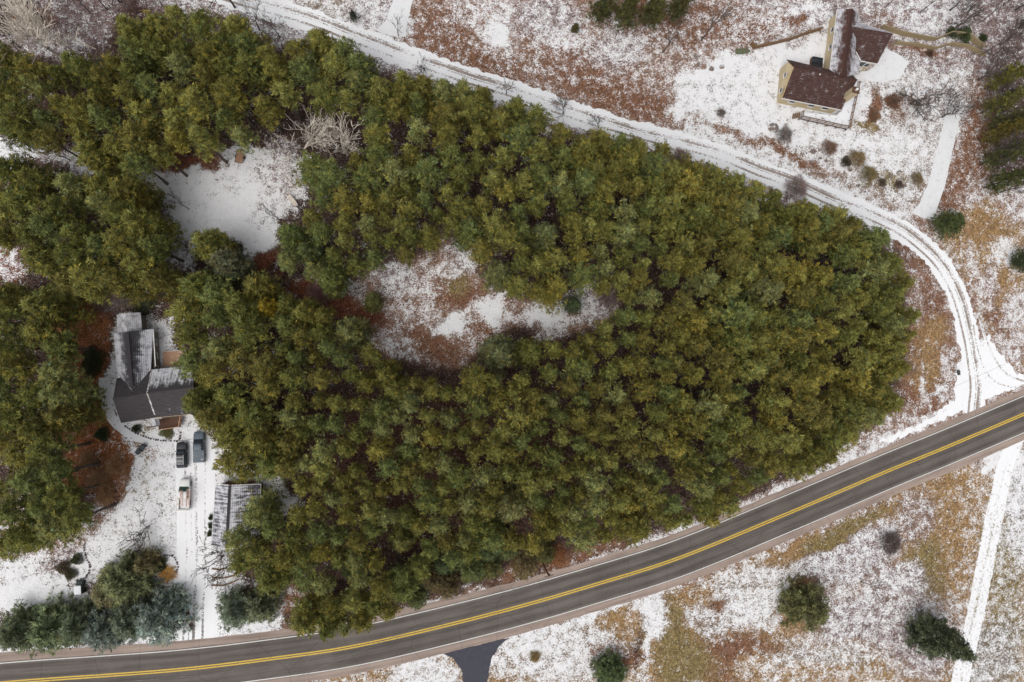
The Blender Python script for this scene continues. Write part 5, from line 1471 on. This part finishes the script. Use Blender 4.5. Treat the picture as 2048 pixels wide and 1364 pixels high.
plant_bare(B_SLIM[0], 9, 797, 72, 6, .7, 'small bare tree at the corner of the top entrance drive')
plant_bare(B_SLIM[1], 9, 1012, 188, 6, .9, 'small bare tree on the lower edge of the snowy lane, middle of the picture')
plant_bare(B_MULTI[1], 6, 1126, 226, 4.5, .8, 'bushy bare sapling at the lane edge right of the small bare tree')
plant_bare(B_MULTI[0], 6, 848, 138, 4.0, .7, 'bushy bare sapling at the lane edge near the top entrance drive')
plant_bare(B_MULTI[1], 6, 1196, 256, 3.5, .7, 'low bare sapling on the lane edge near the middle of the stand rim')
plant_bare(B_SLIM[1], 9, 520, 60, 9, 1.0, 'thin bare tree left of the lane at the upper edge, first of two')
plant_bare(B_SLIM[0], 9, 560, 75, 8, 1.0, 'thin bare tree left of the lane at the upper edge, second of two')
plant_bare(B_SLIM[0], 9, 378, 418, 10, .7, 'thin dark bare tree at the left rim of the upper left clearing, highest of three')
plant_bare(B_SLIM[1], 9, 395, 508, 10, .7, 'thin dark bare tree at the left rim of the upper left clearing, middle of three')
plant_bare(B_SLIM[0], 9, 380, 550, 11, .6, 'thin dark bare tree at the left rim of the upper left clearing, lowest of three')
plant_bare(B_SLIM[1], 9, 560, 440, 9, .8, 'thin dark bare tree at the lower right rim of the upper left clearing')
plant_bare(B_SLIM[0], 9, 140, 320, 10, .8, 'thin dark bare tree over the snow strip at the left edge')
plant_bare(B_SLIM[1], 9, 70, 318, 10, .8, 'dark bare trunk over the left end of the snow strip')
woods = [(1905, 60), (1960, 45), (2000, 90), (1960, 110), (2030, 60), (1990, 160), (1970, 210), (1975, 270), (1995, 330), (1960, 330), (2000, 385), (1900, 20), (1840, 25), (1770, 15), (2030, 20), (1955, 160)]
for i, (x, y) in enumerate(sorted(woods)):
    plant_bare((B_SLIM + B_DARK)[i % 5], 9.5, x, y, random.uniform(9, 14), random.uniform(.7, 1.0), nth(i) + ' bare tree from the left in the upper right wood', 'bare trees of the upper right wood')
for i, (x, y) in enumerate(sorted([(20, 70), (60, 60), (40, 95), (90, 40), (215, 20), (240, 5), (180, 25), (10, 30), (290, 0), (470, 15)])):
    plant_bare((B_SLIM + B_DARK)[i % 5], 9.5, x, y, random.uniform(9, 14), random.uniform(.8, 1.1), nth(i) + ' grey brown bare tree from the left in the upper left corner', 'bare trees of the upper left corner')

# ---- shrubs and dry thickets
def shrub(seed, n, R, H, blen, bwid, twiggy=True):
    r = np.random.default_rng(seed)
    a = r.uniform(0, 6.283, n); u = np.sqrt(r.uniform(0, 1, n)); zz = r.uniform(0, 1, n) ** .6
    lump = 1 + .18 * np.sin(a * 3 + seed) + .12 * np.sin(a * 5 + 2 * seed)
    rad = R * u * lump * np.sqrt(np.clip(1 - (zz * .92) ** 2, .05, 1))
    p = np.stack([np.cos(a) * rad, np.sin(a) * rad, zz * H * (1 - .35 * u * u)], 1)
    ax = np.stack([np.cos(a) * u, np.sin(a) * u, np.full(n, .8)], 1)
    T = np.repeat(r.uniform(.55, 1.45, (n, 1)), 3, 1) * (1 + r.normal(0, .08, (n, 3)))
    return tri_mesh('foliage', blades(p, ax, blen, bwid, r, .45), np.clip(T, .2, 2), M['twig'])
TWIGGY = [shrub(500 + i, 1500, 1.0, 1.0, .40, .035) for i in range(3)]
LEAFY = [shrub(520 + i, 2600, 1.0, 1.0, .17, .07) for i in range(2)]
GRASSY = [shrub(540 + i, 1200, 1.0, .8, .75, .035) for i in range(2)]
SH_STEM = trunk_mesh('shrub_stem', .5, .09, M['bark_dark'], 3)
def bush(px, py, rpx, h, col, kind, label, group=None, name='bush', cat='bush'):
    R = rpx / 10.2
    v = random.choice({'t': TWIGGY, 'l': LEAFY, 'g': GRASSY}[kind])
    e = empty(name, P(px, py), random.uniform(0, 6.28)); e.scale = (R, R, h)
    for me, pn in ((v, 'foliage'), (SH_STEM, 'stem')):
        o = bpy.data.objects.new(pn, me); C.objects.link(o); o.parent = e; o.color = (*[min(1, q * 1.8) for q in col], 1)
    tag(e, label, cat, group)
GRN = (.055, .07, .03)
for x, y, r_, h, c, k, lab in [
 (1775, 1085, 24, 2.2, (.10, .075, .07), 't', 'round dark twiggy bush alone on the field below the road'),
 (1655, 298, 17, 1.6, (.16, .10, .07), 't', 'round brown bush just below the snowy deck'),
 (1710, 320, 20, 1.5, (.17, .12, .06), 't', 'wide brown bush in the rock garden, with a dark patch on its left'),
 (1690, 325, 12, 1.2, (.06, .05, .035), 'l', 'dark bush joined to the left of the wide brown bush'),
 (1733, 350, 20, 1.5, (.15, .12, .055), 't', 'olive brown bush at the lower middle of the rock garden'),
 (1830, 360, 15, 1.5, (.17, .13, .07), 't', 'brown bush near the foot of the house drive'),
 (1795, 371, 10, 1.0, (.09, .06, .05), 't', 'small dark bush among the lower garden stones, right one'),
 (1762, 366, 9, .9, (.09, .07, .05), 't', 'small dark bush among the lower garden stones, left one'),
 (1567, 272, 18, 1.3, (.13, .11, .10), 't', 'grey twiggy bush right of the snow capped boulder'),
 (1440, 228, 10, 1.0, (.12, .10, .09), 't', 'small twiggy bush on the snowy lawn left of the tan house'),
 (1784, 203, 16, 1.0, (.15, .09, .06), 'l', 'rust brown low bush in front of the tan house'),
 (1748, 232, 14, .8, (.15, .09, .055), 'l', 'rust brown garden strip plant right of the deck'),
 (1925, 72, 20, 1.6, GRN, 'l', 'dark green creeper bush between the two tan walls'),
 (1900, 68, 14, 1.4, GRN, 'l', 'dark green bush at the bend of the upper tan wall'),
 (1963, 78, 10, 1.3, GRN, 'l', 'small dark green bush right of the upper tan wall'),
 (1858, 108, 9, .8, (.10, .06, .04), 'l', 'small brown bush below the lower tan wall'),
 (128, 1135, 13, 1.2, (.10, .08, .05), 'l', 'brown round bush, left of the three in the stone bordered bed'),
 (143, 1147, 12, 1.1, (.085, .075, .04), 'l', 'olive brown round bush, lowest of the three in the stone bordered bed'),
 (156, 1118, 11, 1.2, (.06, .07, .03), 'l', 'dark green oval bush, topmost of the three in the stone bordered bed'),
 (326, 1122, 9, 1.0, GRN, 'l', 'dark green bush at the top of the oval flower bed'),
 (326, 1134, 8, .9, GRN, 'l', 'dark green bush in the middle of the oval flower bed'),
 (316, 1137, 8, .9, (.04, .055, .03), 'l', 'dark green bush at the left of the oval flower bed'),
 (335, 1146, 15, .5, (.33, .19, .06), 'g', 'golden dry grass clump in the oval flower bed'),
 (424, 1034, 6, 1.0, GRN, 'l', 'clipped green bush against the garage, uppermost of three'),
 (423, 1050, 6, 1.0, GRN, 'l', 'clipped green bush against the garage, middle of three'),
 (422, 1066, 7, 1.0, GRN, 'l', 'clipped green bush against the garage, lowest of three'),
 (208, 868, 14, 1.6, (.035, .055, .025), 'l', 'dark green round bush in the rust needles below the grey house path'),
 (190, 715, 22, 2.0, (.045, .05, .025), 'l', 'large dark bush in the rust needle bed left of the grey house'),
 (186, 735, 20, 1.6, (.05, .055, .025), 'l', 'dark bush just below the large one in the rust needle bed'),
 (275, 857, 9, 1.0, (.04, .05, .025), 'l', 'small dark bush below the grey house eave'),
 (335, 864, 14, .5, (.09, .085, .035), 'l', 'low olive ground bush in front of the grey house porch'),
 (1070, 1312, 10, .5, (.17, .12, .05), 'g', 'round tuft of dry grass on the snow right of the asphalt drive'),
 (490, 1200, 26, .8, (.15, .08, .05), 't', 'rust brown hedge strip above the blue green spruce'),
 (335, 1208, 24, .9, (.13, .07, .05), 't', 'rust brown bush at the drive end of the spruce row'),
 (420, 320, 22, 1.4, (.19, .09, .06), 't', 'rust leaved bush at the top of the upper left clearing'),
 (345, 322, 26, 1.4, (.17, .07, .05), 't', 'reddish bush at the top left rim of the upper left clearing'),
 (475, 262, 20, 1.8, (.24, .14, .10), 't', 'pinkish tan bush above the utility trailer'),
 (22, 252, 22, 1.6, (.22, .11, .07), 't', 'pinkish brown bush at the left frame edge above the snow strip'),
 (450, 440, 0, 0, None, None, None),
 (905, 470, 20, 2.0, (.20, .15, .12), 't', 'pinkish grey bush at the top tip of the central clearing'),
 (1210, 590, 26, 2.0, (.18, .13, .12), 't', 'mauve twiggy bush at the right tip of the central clearing'),
 (985, 540, 20, 1.8, (.19, .15, .12), 't', 'grey tan twiggy bush at the upper right rim of the central clearing'),
 (640, 590, 26, 1.5, (.17, .10, .09), 't', 'reddish twiggy bush in the left arm of the central clearing'),
 (1358, 318, 22, 1.6, (.16, .11, .09), 't', 'brown twiggy bush on the rim of the stand by the lane, left one'),
 (1590, 378, 26, 1.6, (.19, .15, .14), 't', 'grey twiggy bush on the rim of the stand by the lane, right one'),
 (700, 1128, 26, 2.0, (.20, .13, .12), 't', 'mauve twiggy bush in the thicket near the road, left'),
 (885, 1070, 20, 2.0, (.20, .12, .12), 't', 'mauve twiggy bush in the gap at the lower middle of the stand'),
 (1112, 1112, 20, 1.2, (.20, .09, .04), 't', 'rust bush just right of the utility pole'),
 (255, 592, 34, 1.5, (.16, .12, .10), 't', 'grey brown bush patch behind the grey house'),
 (210, 600, 24, 1.5, (.15, .10, .08), 't', 'brown bush patch left of the purple tub'),
 (285, 612, 24, 1.2, (.055, .06, .035), 'l', 'dark green bush row above the frosted annex'),
]:
    if lab: bush(x, y, r_, h, c, k, lab)
# dead tops lying in the rust needle bed and pale straw bushes under the left pines
for i, (x, y, rr) in enumerate(sorted([(235, 930, 26), (200, 960, 28), (215, 990, 24), (180, 920, 24), (150, 1000, 26)])):
    bush(x, y, rr * .8, 1.4, (.24, .15, .085), 't', nth(i) + ' rust brown brush from the left beside the snowy lawn', 'rust brush beside the lawn')

# ---- tufts of dead grass and fallen leaves standing through the snow
def litter():
    me = bpy.data.objects['ground'].data
    n = len(me.vertices); co = np.empty(n * 3, np.float32); me.vertices.foreach_get('co', co); co = co.reshape(-1, 3)
    sn = np.empty(n, np.float32); me.attributes['snow'].data.foreach_get('value', sn)
    gc = np.empty(n * 4, np.float32); me.attributes['gcol'].data.foreach_get('color', gc); gc = gc.reshape(-1, 4)[:, :3]
    r = np.random.default_rng(77)
    px, py = sheet(co[:, 0].astype(float), co[:, 1].astype(float))
    inside = (px > -30) & (px < 2080) & (py > -30) & (py < 1394)
    rd = np.min(np.stack([np.hypot(co[:, 0] - q.x, co[:, 1] - q.y) for q in rp[::2]]), 0) > 5.4
    ld = np.min(np.stack([np.hypot(co[:, 0] - q.x, co[:, 1] - q.y) for q in lp_[::3]]), 0) > 2.9
    prob = np.clip(1.05 - sn, .03, .9) * inside * rd * ld
    for reg in DRIVES: prob *= poly_sd(reg, px, py) > 2
    idx = np.nonzero(r.uniform(0, 1, n) < prob * .75)[0]
    idx = np.repeat(idx, 2)
    p = co[idx].astype(float) + np.concatenate([r.uniform(-.4, .4, (len(idx), 2)), np.zeros((len(idx), 1))], 1)
    k = 4
    P1 = np.repeat(p, k, 0); P1[:, :2] += r.normal(0, .06, (len(P1), 2))
    V = blades(P1, np.tile([0, 0, 1.0], (len(P1), 1)), .30, .06, r, .55)
    V[..., 2] = np.maximum(V[..., 2], .005)
    T = np.repeat(gc[idx] * r.uniform(.55, 1.7, (len(idx), 1)), k, 0)
    o = link('dead_grass', tri_mesh('dead_grass', V, T, M['twig']))
    o.color = (1, 1, 1, 1)
    tag(o, 'tufts of dead grass and leaves poking through the snow', 'grass', kind='stuff')
DRIVES = [[(752, 62), (772, 40), (800, -40), (838, -40), (815, 40), (812, 74), (785, 72)], [(1822, 425), (1836, 412), (1855, 370), (1876, 290), (1890, 235), (1900, 215), (1922, 215), (1917, 250), (1903, 310), (1890, 372), (1866, 440), (1845, 436)], [(345, 1290), (352, 880), (440, 880), (440, 1290)], [(880, 1300), (1025, 1270), (985, 1312), (970, 1420), (928, 1420), (922, 1340)], [(1720, 165), (1772, 90), (1825, 124), (1800, 165)], [(1905, 700), (1905, 800), (1880, 840), (2060, 770), (1990, 690)]]
litter()
